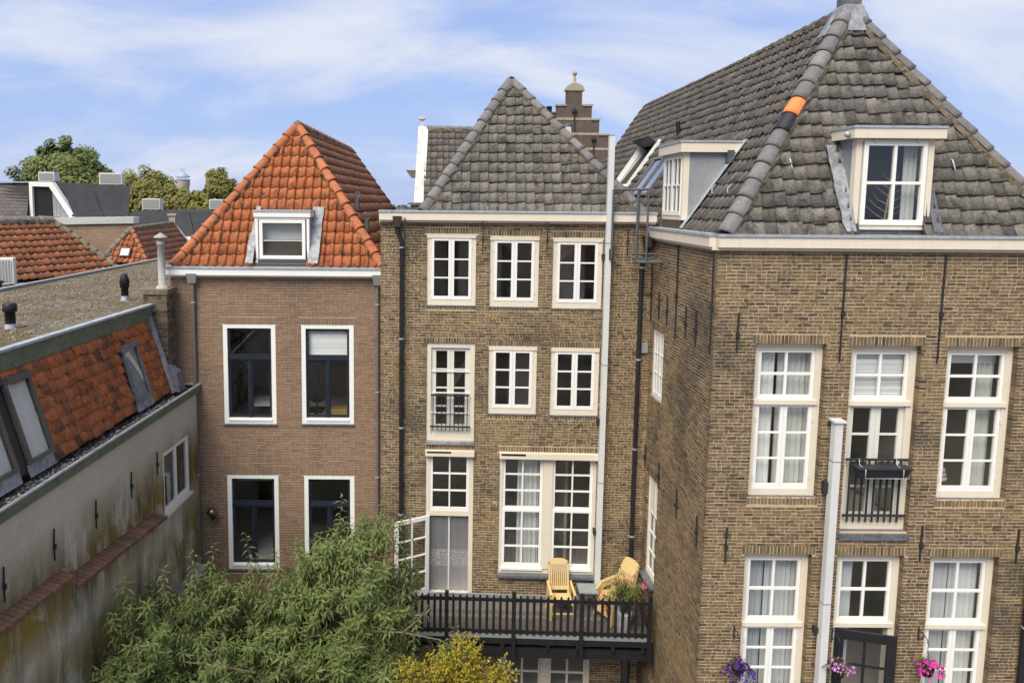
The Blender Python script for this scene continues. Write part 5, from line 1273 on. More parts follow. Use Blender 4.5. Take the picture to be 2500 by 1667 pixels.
curtain('curtain', 'slim white curtain drawn to one side behind the folded blankets window', 'curtain_heavy', MRt, rw[2]['u1']-.40, rw[2]['u1']-.10, rw[2]['z0']+.1, rw[2]['z1']-.2, .36, 3, .03)
curtain('curtain', 'white curtain hanging in the front dormer window', 'curtain_white', MRt, 3.28, 3.52, 11.3, 12.66, .32, 3, .02)
def blind(label, M, u0, u1, z0, z1, y, mat='blind_slat', pitch=.03, slat=.022, tilt=.5):
    q = M @ Vector(((u0+u1)/2, y, z0)); b = thing('slatted_blind', label, 'blind', tuple(q), M.to_euler().z); w = (u1-u0)/2; n = int((z1-z0)/pitch)
    me = MB().add([(-w, -slat*.5, -slat*tilt*.5), (w, -slat*.5, -slat*tilt*.5), (w, slat*.5, slat*tilt*.5), (-w, slat*.5, slat*tilt*.5)], [(0, 1, 2, 3)]).mesh('slat', mat)
    for i in range(n): link('slat', me, b, (0, 0, i*pitch))
    MB().box(-w, w, -.02, .02, z1-z0, z1-z0+.035).build('head_rail', mat, b)
blind('half-lowered pale slatted blind above the office chair', ML, -1.74, -.79, 8.02, 8.62, .17, pitch=.024, slat=.024, tilt=1.6)
blind('slatted blind in the transom above the planter box', MRt, rw[1]['u0']+.14, rw[1]['u1']-.14, 8.22, 9.02, .24, pitch=.035, slat=.026, tilt=1.3)
rb = MB().box(-.50, .50, 0, .012, 0, .42).build('roller_blind', 'blind_fabric', None, (-2.30-1.2-.005+1.2-1.2, 15.6+.30, 10.70)); tag(rb, 'grey roller blind half lowered in the orange-roof dormer', 'blind')
r2_ = MB().box(-.44, .44, 0, .012, 0, .14).build('roller_blind', 'blind_fabric', None, (-4.26, 15.85, 4.90)); tag(r2_, 'rolled-up grey blind at the top of the lower navy window', 'blind')
r3_ = MB().box(-.5, .5, 0, .012, 0, .20).build('roller_blind', 'blind_fabric', None, (9.535, 11.98, 8.82)); tag(r3_, 'short cream roller blind over the folded blankets window', 'blind')
tw = thing('white_table', 'white desk strewn with papers seen through the upper navy window', 'table', (-4.15, 17.0, 6.15))
MB().box(-.45, .55, -.4, .4, .36, .40).build('top', 'interior_white', tw)
for sx, sy in ((-.42, -.37), (.5, -.37), (-.42, .37), (.5, .37)): MB().box(sx-.02, sx+.02, sy-.02, sy+.02, 0, .36).build('leg', 'interior_white', tw)
oc = thing('office_chair', 'black swivel chair behind the window with the slatted blind', 'chair', (-2.90, 16.5, 6.15))
MB().lathe([(.02, 0), (.20, .02), (.03, .06), (.03, .30)], (0, 0, 0), 10).build('base', 'plastic_black', oc)
MB().box(-.2, .2, -.2, .2, .28, .34).build('seat', 'plastic_black', oc, bevel=.02)
m = MB(); m.lathe([(.02, -.02), (.17, -.015), (.19, 0), (.17, .015), (.02, .02)], (0, 0, 0), 18); m.v = [(x, .16+z, .56+y*.62) for x, y, z in m.v]; m.build('backrest', 'plastic_black', oc)
MB().box(-.02, .02, .17, .19, .3, .5).build('back_post', 'plastic_black', oc)
yc = MB().box(-.5, .45, -.2, .2, 0, .34).build('storage_box', 'wood_yellow', None, (-2.15, 16.6, 6.15), bevel=.01); tag(yc, 'yellow wooden cabinet behind the window with the slatted blind', 'cabinet')
bs = thing('bookcase', 'tall dark bookcase against the wall behind the upper navy window', 'bookcase', (-5.3, 17.3, 6.15))
for k in range(7):
    MB().box(-.15, .15, -1.2, 1.2, k*.36, k*.36+.025).build('shelf', 'interior_floor', bs)
bk = MB()
for k in range(6):
    y = -1.18
    while y < 1.15:
        w_ = random.uniform(.02, .05); hh = random.uniform(.2, .31); bk.box(-.13, random.uniform(.05, .14), y, y+w_*.92, k*.36+.026, k*.36+.026+hh); y += w_
stuff(bk.build('books', 'book_spines', bs))
bl = thing('folded_blankets', 'cream folded blankets piled on the sill of the tall window', 'blankets', (9.22, 12.15, 6.58))
for k in range(3):
    m = MB(); m.lathe([(.02, -.045), (.2, -.04), (.235-.02*k, 0), (.2-.02*k, .04), (.02, .05)], (0, 0, 0), 14); m.v = [(x*1.05, y*.7, z+.05+k*.085) for x, y, z in m.v]; m.build('blanket', 'blanket', bl)
xt = thing('bare_branch', 'bare pale branch standing behind the front dormer glass', 'branch', (8.02, 12.25, 11.12))
m = MB(); m.tube([(.0, 0, 0), (.06, 0, .55), (.12, 0, 1.05)], [.02, .016, .006], 6)
for k in range(6):
    z = .22+.14*k; sx = .03+.09*k/6; L_ = .34-.035*k
    for s in (-1, 1): m.tube([(sx, 0, z), (sx+s*L_*.6, J(.05), z+L_*.35), (sx+s*L_, J(.05), z+L_*.75)], [.010, .007, .003], 5)
m.build('twigs', 'wood_pale', xt)

# ================================================================== TREES IN THE YARD
PT = thing('peach_tree', 'leafy green peach tree with long drooping leaves in the yard', 'tree', (-2.9, 12.3, -.5))
tr = MB(); O = Vector((-2.9, 12.3, -.5))
def wpt(x, y, z): return Vector((x, y, z))-O
tr.tube([wpt(-2.9, 12.3, -.5), wpt(-2.85, 12.3, .6), wpt(-2.95, 12.25, 1.5)], [.14, .115, .10], 9)
# crown lobes: centre, radii
lobes = [((-2.65, 11.9, 3.45), (.8, .7, .85)), ((-3.6, 11.9, 3.6), (.8, .7, .75)), ((-5.0, 10.7, 3.95), (.50, .55, .85)), ((-4.75, 10.5, 2.9), (.75, .6, .9)), ((-3.9, 11.0, 3.0), (1.1, .7, .85)), ((-3.3, 12.2, 2.9), (1.5, 1.2, 1.25)), ((-1.6, 12.3, 3.8), (1.0, 1.0, 1.30)), ((-1.15, 12.4, 4.5), (.60, .7, .95)),
         ((-5.0, 12.3, 2.9), (.85, .9, 1.15)), ((-4.4, 12.4, 3.5), (.75, .8, .75)), ((-.35, 12.1, 2.75), (.85, .7, .75)), ((-2.5, 11.7, 2.5), (1.6, 1.0, 1.1)), ((-1.2, 11.7, 2.2), (1.0, .8, 1.0)), ((-2.1, 12.6, 4.0), (.65, .7, .9)), ((-3.9, 11.3, 2.0), (1.3, .9, 1.0))]
geos = []; shoots = MB()
for c, r in lobes:
    c = Vector(c); tr.tube([wpt(-2.95, 12.25, 1.4), (wpt(-2.95, 12.25, 1.5)+(c-O))/2+Vector((J(.2), J(.2), -.2)), c-O+Vector((0, 0, -.2))], [.075, .05, .025], 7)
def shoot(base, d, L, n, ll):
    d = d.normalized(); tip = base+d*L; mid = (base+tip)/2+Vector((J(.05), J(.05), .05)); shoots.tube([base, mid, tip], [.007, .005, .002], 4)
    ph = random.uniform(0, 6); x = d.orthogonal().normalized(); y = d.cross(x)
    for k in range(n):
        t = .18+.82*k/(n-1); p = base.lerp(mid, t*2) if t < .5 else mid.lerp(tip, t*2-1); a = ph+k*2.4; out = x*math.cos(a)+y*math.sin(a)
        dr = out*1.0+d*(.15+.8*t*t)+Vector((0, 0, -.55)); geos.append(leaf_geo(p, dr, d+Vector((0, 0, .6)), ll*random.uniform(.75, 1.15)*(1 if t < .9 else .8), ll*.27, random.uniform(.15, .5), .22))
for c, r in lobes:
    c = Vector(c); vol = r[0]*r[1]*r[2]; ncl = int(30*vol**.62)+6
    for j in range(ncl):
        v = rdir(); rad = random.uniform(.45, 1.0)**.5
        pc = c+Vector((v.x*r[0], v.y*r[1], v.z*r[2]))*rad
        cd = Vector((v.x*.7+J(.3), v.y*.7-.15+J(.3), v.z*.5+.35+J(.4)))
        for i in range(random.randint(6, 13)):
            p = pc+Vector((J(.24), J(.24), J(.24)))
            if p.x < -5.56+.07*(p.y-10.5) or p.y > 15.1: continue
            shoot(p-O, cd+rdir()*.55, random.uniform(.18, .42), random.randint(9, 16), random.uniform(.10, .19))
# long leaders standing proud of the crown
for (x, y, z, h) in ((-5.05, 10.7, 4.9, .55), (-4.75, 10.8, 4.6, .45), (-4.55, 11.2, 4.8, .6), (-5.2, 10.5, 4.6, .4), (-4.2, 11.4, 4.5, .5), (-3.0, 12.1, 4.5, .5), (-3.4, 12.1, 4.6, .5), (-4.05, 12.0, 4.65, .65), (-4.35, 11.9, 4.6, .7), (-3.25, 12.0, 4.7, .85), (-2.75, 12.0, 4.7, .55), (-1.78, 12.1, 5.35, .95), (-2.15, 12.2, 5.0, .55), (-.95, 12.3, 5.45, .60), (-1.25, 12.2, 5.3, .45), (-.72, 12.2, 5.25, .55), (-1.55, 12.0, 5.2, .6), (-5.1, 12.2, 4.2, .6), (-5.4, 12.1, 4.1, .5), (-.35, 11.9, 3.6, .5), (.3, 11.9, 3.15, .4), (-3.6, 11.8, 4.3, .5), (-2.35, 11.9, 4.9, .6), (-.5, 12.2, 4.75, .4), (-1.9, 11.9, 5.0, .5)):
    shoot(wpt(x, y, z-.35), Vector((J(.2), J(.15), 1)), h+.3, 22, .15)
    shoot(wpt(x+J(.1), y+J(.1), z-.4), Vector((J(.4), J(.3), 1)), h*.5+.2, 14, .14)
for pts in (((-1.2, 11.6, 3.9), (-.5, 11.35, 4.05), (.15, 11.3, 3.95), (.5, 11.3, 3.75)), ((-.5, 11.35, 4.05), (-.2, 11.3, 4.35), (-.05, 11.3, 4.6)), ((-4.2, 10.6, 3.4), (-4.8, 10.2, 3.75), (-5.2, 10.0, 3.6)), ((-4.8, 10.2, 3.75), (-5.0, 10.1, 4.1)), ((-3.0, 10.9, 3.6), (-3.6, 10.6, 3.95), (-4.1, 10.6, 4.0)), ((-3.6, 10.6, 3.95), (-3.5, 10.6, 4.35)), ((-2.0, 11.2, 3.0), (-1.3, 10.9, 3.2), (-.7, 10.9, 3.1))):
    shoots.tube([wpt(*p) for p in pts], [.020-.004*i for i in range(len(pts))], 5)
tr.build('trunk', 'bark', PT); shoots.build('twigs', 'bark', PT)
leaves_out(PT, 'leaf', 'crown', geos, 'leaf_peach', 300)
# yellow shrub
YS = thing('yellow_shrub', 'golden-yellow leaved shrub in front of the balcony beam', 'shrub', (.25, 11.5, -.5)); O2 = Vector((.25, 11.5, -.5)); geos = []; tw_ = MB()
tw_.tube([(0, 0, 0), (.02, 0, 1.6), (0, 0, 3.0)], [.05, .04, .03], 6)
for c, r, n in (((.25, 11.4, 2.95), (.70, .45, .42), 260), ((.58, 11.4, 3.45), (.30, .28, .42), 130), ((-.35, 11.4, 2.9), (.45, .4, .38), 140), ((-.42, 11.3, 3.15), (.2, .2, .3), 40), ((1.0, 11.4, 2.95), (.38, .35, .38), 110), ((1.28, 11.4, 3.2), (.16, .2, .2), 30), ((-.85, 11.4, 2.6), (.4, .35, .3), 80), ((.1, 11.5, 2.1), (1.0, .6, .7), 200), ((.22, 11.35, 3.3), (.2, .2, .3), 45)):
    c = Vector(c)-O2
    for i in range(n):
        v = rdir(); p = c+Vector((v.x*r[0], v.y*r[1], v.z*r[2]))*random.random()**.4; d = Vector((v.x, v.y, abs(v.z)+.5)).normalized(); L = random.uniform(.12, .25)
        tw_.tube([p-d*.1, p+d*L], [.004, .002], 4)
        for k in range(11):
            geos.append(leaf_geo(p+d*L*random.random()+rdir()*.012, rdir()+Vector((0, 0, .2)), Vector((0, 0, 1)), random.uniform(.035, .06), .034, .15, .1))
tw_.build('branches', 'bark', YS); leaves_out(YS, 'leaf', 'foliage', geos, 'leaf_yellow', 120)

# ================================================================== ADDED HOUSES (unseen behind the viewpoint, put in for the panes to mirror)
for (x, w_, h_, d_, wm, rm_, lab) in ((-9, 7, 6.5, -24, 'stucco_far', 'tile_terracotta', 'unseen pale stuccoed house with terracotta roof, added for pane reflections'), (0, 8, 7.5, -27, 'brick_far_brown', 'tile_grey_dark', 'unseen brown brick house with grey roof, added for pane reflections'), (9.5, 7.5, 6.0, -23, 'render_white', 'tile_terracotta', 'unseen white rendered house with terracotta roof, added for pane reflections'), (19, 8, 7.0, -26, 'brick_far_ochre', 'tile_grey_dark', 'unseen ochre brick house with grey roof, added for pane reflections')):
    t = thing('house', lab, 'house', (x, d_, -.5)); hw = w_/2
    MB().box(-hw, hw, -9, 0, 0, h_).build('wall', wm, t)
    MB().prism([(-hw-.3, .2, h_), (hw+.3, .2, h_), (0, .2, h_+3.6)], (0, -9.4, 0)).build('roof', rm_, t)
    for r_ in range(2):
        for c_ in range(3):
            u_ = -hw+1.2+c_*(w_-2.4)/2; f = MB().box(u_-.6, u_+.6, -.02, .06, 1.2+r_*2.8, 2.9+r_*2.8).build('window', 'paint_white', t); MB().box(u_-.5, u_+.5, .06, .07, 1.3+r_*2.8, 2.8+r_*2.8).build('pane', 'plastic_black', f)

nb = thing('house', 'lower brown brick neighbour with terracotta roof adjoining the tall ochre house', 'house', (11.0, 13.2, -.5))
MB().box(.05, 7.5, 0, 9, 0, 8.6).build('wall', 'brick_far_brown', nb)
MB().prism([(.0, -.2, 8.6), (.0, 9.2, 8.6), (.0, 4.5, 11.4)], (7.7, 0, 0)).build('roof', 'tile_terracotta', nb)
for r_ in range(2):
    for c_ in range(3):
        u_ = 1.4+c_*2.3; f = MB(); ring(f, u_-.5, u_+.5, 1.6+r_*3.4, 3.4+r_*3.4, .09, .09, .1, .09, -.03, .06); f = f.build('window', 'paint_white', nb); MB().box(u_-.41, u_+.41, -.012, -.004, 1.7+r_*3.4, 3.31+r_*3.4).build('pane', 'plastic_black', f); MB().box(u_-.02, u_+.02, -.028, -.013, 1.7+r_*3.4, 3.31+r_*3.4).build('glazing_bar', 'paint_white', f)

# ================================================================== BACKGROUND ROOFS
# terracotta roof beyond the gravel roof
F = thing('house', 'house with long weathered terracotta tile roof beyond the gravel roof', 'house', (-12.75, 19.91, 0))
e0, e1 = Vector((-1.7, -2.9, 9.15)), Vector((2.01, 3.43, 9.15)); q = Vector((-.30, 3.45, 10.86)); dE = (e1-e0).normalized(); q0 = q-dE*7.2
m = MB(); m.poly([e0, e1, q, q0]); bk_ = q+Vector((-1.6, .9, -1.7)); bk0 = q0+Vector((-1.6, .9, -1.7)); m.poly([q, e1, bk_]); m.poly([q0, q, bk_, bk0]); fr_ = m.build('roof', 'underlay', F)
wv = q-e1; ua = wv.dot(dE); Sv2 = wv-dE*ua; L2 = Sv2.length; el = (e1-e0).length
tile_face(fr_, e0, dE, Sv2, L2, .235, .285, lambda s: 0.0, lambda s: el+ua*s/L2, prof_side, 'tile_terracotta', 150, n=6, lip=.06, jit=1.5)
hip_line(fr_, e1+Vector((0, 0, .04)), q+Vector((0, 0, .05)), (.6, .3, .8), 'hip_mossy', .36, .10, .09)
hip_line(fr_, q0+Vector((0, 0, .03)), q+Vector((0, 0, .04)), (0, 0, 1), 'hip_grey', .42, .15, .14, name='ridge_tile')
m = MB(); m.prism([(e0.x, e0.y, -.5), (e1.x, e1.y, -.5), (bk_.x, bk_.y, -.5), (bk0.x, bk0.y, -.5)], (0, 0, 9.6)); m.build('wall', 'brick_far_brown', F)
# flat felt roof with cooling unit in front of it
FF = thing('extension', 'small flat felt-roofed extension below the terracotta roof', 'extension', (-12.5, 17.5, 0))
m = MB(); m.prism([(-3.4, -3.5, 9.05), (1.55, -3.0, 9.05), (1.75, .2, 9.05), (2.05, 3.3, 9.05), (-.5, 1.4, 9.05), (-3.4, -.2, 9.05)], (0, 0, .12)); m.build('roof', 'roof_felt', FF)
m = MB(); m.prism([(-3.3, -3.4, -.5), (1.45, -2.9, -.5), (1.65, .2, -.5), (1.95, 3.2, -.5), (-.5, 1.3, -.5)], (0, 0, 9.54)); m.build('wall', 'stucco_far', FF)
v = MB(); v.lathe([(.06, 0), (.06, .12), (.11, .13), (.12, .18), (.05, .20)], (.6, 1.05, 9.17), 10); v.build('roof_vent', 'plastic_black', FF)
def ac(loc, w, h, d, label, rz=0.0):
    a = thing('air_conditioner', label, 'air conditioner', loc, rz)
    MB().box(-w/2, w/2, -d/2, d/2, .06, h).build('casing', 'plastic_white', a, bevel=.01); MB().box(-w/2+.05, w/2-.05, -d/2-.012, -d/2, .12, h-.06).build('grille', 'plastic_grey', a)
    for sx in (-1, 1): MB().box(sx*w*.35-.03, sx*w*.35+.03, -d/2, d/2, 0, .06).build('foot', 'plastic_black', a)
    return a
aa = ac((-12.05, 18.95, 9.18), .62, .78, .34, 'large white outdoor unit on the flat felt roof', R(20))
for k in range(8): MB().box(-.26+k*.072, -.25+k*.072, -.190, -.182, .12, .72).build('grille_bar', 'plastic_white', aa)
# small hipped roof C
Cc = thing('house', 'small house with orange hipped gable end and brown tile slope behind the gravel roof', 'house', (-12.5, 27.5, 0))
a, b, c, r = Vector((-.98, 0, 9.15)), Vector((.92, 0, 9.0)), Vector((-.1, .9, 10.42)), Vector((-.15, 5.6, 10.50))
m = MB(); m.poly([a, b, c]); bb_ = Vector((.8, 5.6, 9.1)); ab_ = Vector((-1.1, 5.6, 9.1)); m.poly([b, bb_, r, c]); m.poly([a, c, r, ab_]); cr_ = m.build('roof', 'underlay', Cc)
tri_face(cr_, a, b, c, .22, .26, prof_roll, 'tile_orange_old', 60, n=6, avoid=[(.72, 1.12, .15, .55)]); hip_face(cr_, b, c, (0, 1, 0), 5.6, .22, .27, prof_side, 'tile_brown', 0, n=5)
hip_line(cr_, a+Vector((0, 0, .03)), c+Vector((0, 0, .03)), (-.5, -.5, .7), 'hip_mossy', .3, .11, .10); hip_line(cr_, b+Vector((0, 0, .03)), c+Vector((0, 0, .03)), (.5, -.5, .7), 'hip_orange', .3, .09, .08)
hip_line(cr_, c+Vector((0, .1, .02)), r+Vector((0, 0, .03)), (0, 0, 1), 'hip_mossy', .4, .09, .09, name='ridge_tile')
sS = Vector((0, .9, 1.35)).normalized(); p = a+Vector((.92, 0, 0))+sS*.35; nN = Vector((0, -sS.z, sS.y)); m = MB(); m.hexa([p+Vector((x, 0, 0))+sS*s_+nN*n_ for n_ in (.02, .08) for x, s_ in ((-.22, -.2), (.22, -.2), (.22, .22), (-.22, .22))]); sk_ = m.build('roof_window', 'plastic_black', cr_)
m = MB(); m.hexa([p+Vector((x, 0, 0))+sS*s_+nN*n_ for n_ in (.081, .087) for x, s_ in ((-.17, -.15), (.17, -.15), (.17, .17), (-.17, .17))]); m.build('pane', 'interior_white', sk_)
m = MB(); m.box(-.97, .9, .06, 5.5, -.5, 9.0); m.build('wall', 'brick_far_brown', Cc)
m = MB(); m.tube([bb_+Vector((.05, 0, .05)), r+Vector((.0, 0, .05))], .07, 6); m.build('verge_flashing', 'zinc', cr_)
m = MB(); m.box(-.28, .02, 5.4, 5.7, 10.3, 10.85); m.box(-.34, .08, 5.35, 5.75, 10.85, 10.95); m.build('chimney', 'sandstone', Cc)
# black bitumen block B
Bb = thing('apartment_block', 'flat-topped block with black bitumen mansard, white slanted frame and brown brick wall', 'building', (-17.0, 33.0, 0))
m = MB(); m.hexa([(-.25, -.4, 10.78), (2.42, -.4, 10.83), (2.0, .6, 10.83), (-2.4, 1.5, 10.78), (-1.30, .35, 12.42), (2.30, .2, 12.25), (1.95, .9, 12.25), (-1.3, 1.5, 12.42)]); m.build('mansard', 'bitumen', Bb)
m = MB(); m.add([(.55, -.03, 11.99), (.6, -.02, 12.05), (1.25, -.42, 10.84), (1.2, -.44, 10.84)], [(0, 1, 2, 3)]); m.build('seam', 'bitumen', Bb)
m = MB(); m.prism([(-2.30, -.35, 10.72), (-2.16, -.35, 10.72), (-2.14, -.35, 12.2), (-2.28, -.35, 12.42)], (0, .3, 0)); m.prism([(-2.28, -.351, 12.42), (-2.14, -.351, 12.2), (-1.34, -.351, 12.18), (-1.18, -.351, 12.41)], (0, .3, 0)); m.prism([(-1.34, -.352, 12.18), (-.40, -.352, 10.72), (-.12, -.352, 10.72), (-1.18, -.352, 12.41)], (0, .3, 0)); m.build('slanted_frame', 'paint_white', Bb)
m = MB(); m.prism([(-2.16, -.2, 10.75), (-1.30, -.2, 10.75), (-1.30, -.2, 12.18), (-2.15, -.2, 12.2)], (0, .05, 0)); m.build('glass_door', 'plastic_black', Bb)
for k in range(5): m = MB(); x0 = -1.28+k*.175; m.prism([(x0, -.18, 10.75), (x0+.165, -.18, 10.75), (x0+.165, -.18, max(10.76, 12.1-(x0+.165+1.28)*1.5)), (x0, -.18, max(10.77, 12.1-(x0+1.28)*1.5))], (0, .04, 0)); m.build('cladding_plank', 'zinc_cheek', Bb)
m = MB(); m.prism([(-2.32, -.5, 10.05), (-.68, -.5, 9.9), (-.68, -.5, 10.70), (-2.32, -.5, 10.72)], (0, .4, 0)); m.build('parapet', 'paint_white', Bb)
m = MB(); m.hexa([(-.75, -.85, 10.40), (2.85, -.85, 10.50), (2.85, -.3, 10.50), (-.75, -.3, 10.40), (-.8, -.95, 10.74), (2.9, -.95, 10.80), (2.9, -.3, 10.80), (-.8, -.3, 10.74)]); m.build('gutter', 'paint_white', Bb)
m = MB(); m.prism([(-.72, -.75, -.5), (2.8, -.75, -.5), (2.4, .6, -.5), (-.72, 1.4, -.5)], (0, 0, 10.92)); m.box(-6, -.72, -.1, 1.45, -.5, 10.7); m.build('wall', 'brick_far_brown', Bb)
lw_ = MB(); lw_.hexa([(-6, -.6, 10.5), (-2.33, -.6, 10.6), (-2.33, 6, 10.6), (-6, 6, 10.5), (-6, -.1, 12.3), (-2.33, -.15, 12.36), (-2.33, 6, 12.36), (-6, 6, 12.3)]); lw_ = lw_.build('shingle_slope', 'underlay', Bb)
for k in range(11):
    for i in range(12):
        x0 = -5.9+i*.30+(k % 2)*.15; x1 = min(x0+.29, -2.34); z0 = 10.55+k*.16; y0 = -.62+.5*(z0-10.5)/1.82
        if x1 > x0+.05: MB().hexa([(x0, y0-.03, z0), (x1, y0-.03, z0), (x1, y0+.1, z0), (x0, y0+.1, z0), (x0, y0+.03, z0+.17), (x1, y0+.03, z0+.17), (x1, y0+.1, z0+.17), (x0, y0+.1, z0+.17)]).build('shingle', 'shingle_grey', lw_)
MB().box(-6.0, -2.3, -.25, .2, 12.36, 12.42).build('roof_edge', 'zinc', Bb)
ac((-19.4, 34.6, 12.42), .80, .52, .5, 'white box unit on the shingled roof beside the slanted frame'); ac((-15.75, 33.55, 12.26), 1.05, .62, .42, 'wide white unit on the black bitumen roof', R(8))
# black low roofs D
Dd = thing('row_house', 'low building with black bitumen mansard and white eaves behind the small hipped roof', 'building', (-17.5, 45, 0))
m = MB(); m.hexa([(-3.4, -1.3, 9.30), (4.6, -1.3, 9.35), (4.6, 9, 9.35), (-3.4, 9, 9.30), (-2.4, .2, 10.86), (4.2, .2, 10.92), (4.2, 9, 10.92), (-2.4, 9, 10.86)]); m.build('mansard', 'bitumen', Dd)
m = MB(); m.hexa([(-1.2, -1.5, 9.30), (2.2, -1.5, 9.32), (2.2, 0, 9.32), (-1.2, 0, 9.30), (-.5, -.1, 10.72), (1.4, -.1, 10.74), (1.4, .4, 10.74), (-.5, .4, 10.72)]); m.build('hipped_bay', 'bitumen', Dd)
m = MB(); m.box(-3.6, 4.8, -1.7, -1.2, 9.0, 9.30); m.build('gutter', 'paint_white', Dd); m = MB(); m.box(-3.4, 4.6, -1.4, 9, -.5, 9.1); m.build('wall', 'brick_far_brown', Dd)
ac((-19.0, 46.2, 10.90), 1.2, .78, .6, 'white unit on the low black roof under the olive trees'); ac((-14.6, 46, 10.95), .9, .72, .5, 'square white unit on the low black roof beside the orange hip')
# cross-wing behind the middle house
Ee = thing('house', 'rear house with white plastered gable parapet and dark tile slope behind the middle roof', 'house', (0, 21.6, 0))
a, b = Vector((-.36, 0, 11.0)), Vector((3.6, 0, 11.0)); c = Vector((-.25, 2.4, 14.12)); d = Vector((3.6, 2.4, 14.05))
m = MB(); m.poly([a, b, d, c]); m.poly([c, d, Vector((3.6, 4.8, 11)), Vector((-.36, 4.8, 11))]); er = m.build('roof', 'underlay', Ee)
U = (b-a).normalized(); Sv3 = (c-a)-U*(c-a).dot(U)
tile_face(er, a, U, Sv3, Sv3.length, .205, .29, lambda s: 0.0, lambda s: 3.9, prof_hollow, 'tile_grey_dark', 60, n=6)
hip_line(er, c+Vector((0, 0, .03)), d+Vector((0, 0, .03)), (0, 0, 1), 'hip_grey', .36, .11, .10, name='ridge_tile')
m = MB(); m.hexa([(-.70, -.15, 10.8), (-.37, -.15, 10.8), (-.37, .4, 10.8), (-.70, .4, 10.8), (-.58, 2.35, 14.20), (-.24, 2.35, 14.18), (-.24, 2.9, 14.18), (-.58, 2.9, 14.20)]); m.build('gable_parapet', 'render_white', Ee)
m = MB(); m.box(-.52, -.40, 2.45, 2.6, 14.18, 14.45); m.box(-.58, -.34, 2.40, 2.65, 14.45, 14.53); m.build('parapet_post', 'render_white', Ee)
m = MB(); m.hexa([(-.80, 1.6, 12.42), (-.62, 1.6, 12.42), (-.62, 2.1, 12.42), (-.80, 2.1, 12.42), (-.98, 1.5, 12.66), (-.62, 1.5, 12.66), (-.62, 2.2, 12.66), (-.98, 2.2, 12.66)]); m.build('corbel', 'sandstone', Ee)
m = MB(); m.box(-.70, 3.6, .05, 4.8, -.5, 11.0); m.build('wall', 'brick_far_ochre', Ee)
m = MB(); m.box(-.74, -.30, -.2, .1, 10.9, 11.55); m.box(-.78, -.28, -.25, .12, 11.50, 11.58); m.build('kneeler', 'lead_dark', Ee)
m = MB(); m.hexa([(3.98, .2, 11), (4.45, .2, 11), (4.45, .7, 11), (3.98, .7, 11), (4.12, .3, 14.0), (4.28, .3, 14.0), (4.28, .55, 14.0), (4.12, .55, 14.0)]); wc = m.build('chimney', 'render_white', Ee)
m = MB(); m.tube([(4.02, .42, 14.02), (4.2, .42, 14.06), (4.38, .42, 14.08)], [.02, .055, .015], 6); m.build('chimney_cowl', 'lead_dark', wc)
m = MB(); m.lathe([(.09, 0), (.09, .35), (.13, .36), (.09, .50), (.06, .52), (.06, .66)], (4.55, -2.9, 11.75), 12); m.build('flue', 'plastic_black', Ee)
# stepped gable
Sg = thing('stepped_gable_house', 'old dark brick stepped-gable house with pale stone bands and ball finial', 'house', (8.0, 40, 0))
lv = [(1.0, 16.35, 17.15), (1.45, 15.5, 16.35), (2.02, 14.65, 15.5), (2.55, 13.6, 14.65), (3.1, 12.5, 13.6), (3.6, -.5, 12.5)]
for i, (hw, z0, z1) in enumerate(lv):
    MB().box(-hw, hw, 0, .45, z0, z1).build('gable_step', 'brick_far_dark', Sg)
    pw = lv[i-1][0] if i else .5
    for sx in (-1, 1): MB().box(min(sx*(pw-.02), sx*(hw+.06)), max(sx*(pw-.02), sx*(hw+.06)), -.06, .5, z1, z1+.10).build('coping_stone', 'sandstone', Sg)
    if i < 5: MB().box(-hw+.004, hw-.004, -.02, .1, z0+.01, z0+.15).build('stone_band', 'sandstone', Sg)
MB().box(-.46, .42, .0, .45, 17.15, 18.02).build('pedestal', 'brick_far_dark', Sg)
arch = [(-.55, -.05, 18.02), (.55, -.05, 18.02), (.55, -.05, 18.10)]+[(.52*math.cos(t), -.05, 18.10+.34*math.sin(t)) for t in [math.pi*k/10 for k in range(11)]]+[(-.55, -.05, 18.10)]
MB().prism(arch, (0, .5, 0)).build('pediment', 'sandstone', Sg)
MB().lathe([(.16, 18.42), (.13, 18.5), (.07, 18.6), (.10, 18.72), (.05, 18.82), (.05, 18.86), (.12, 18.95), (.14, 19.03), (.10, 19.11), (.02, 19.16)], (0, .2, 0), 12).build('finial', 'sandstone', Sg)
arch = [(1.05*0+.15+.55*math.cos(t), -.06, 14.55+.55*math.sin(t)) for t in [math.pi*k/12 for k in range(13)]]; inner = [(.15+.40*math.cos(t), -.06, 14.55+.40*math.sin(t)) for t in [math.pi*k/12 for k in range(13)]][::-1]
m = MB()
for k in range(12): m.prism([arch[k], arch[k+1], inner[11-k], inner[12-k]], (0, .1, 0))
m.build('arch_stone', 'sandstone', Sg); MB().box(-.25, .55, -.03, .02, 13.7, 14.5).build('window', 'paint_white', Sg)
for (x, z) in ((.0, 16.9), (1.15, 15.3)):
    m = MB(); m.box(x-.03, x+.03, -.10, -.02, z-1.1, z+.2); m.box(x-.14, x+.14, -.10, -.02, z-.1, z+.02); m.lathe([(.02, z-.2), (.11, z-.1), (.10, z+.05), (.03, z+.18)], (x, -.06, 0), 8); m.build('wall_anchor', 'iron', Sg)
m = MB(); m.box(-1.62, -.85, .3, 1.0, 13, 16.75); m.box(-1.66, -.80, .25, 1.05, 16.75, 16.85); ck = m.build('chimney', 'brick_far_dark', Sg); MB().lathe([(.16, 16.85), (.16, 17.12), (.18, 17.13), (.18, 17.2)], (-1.36, .6, 0), 10).build('chimney_pot', 'pipe_brown', ck)
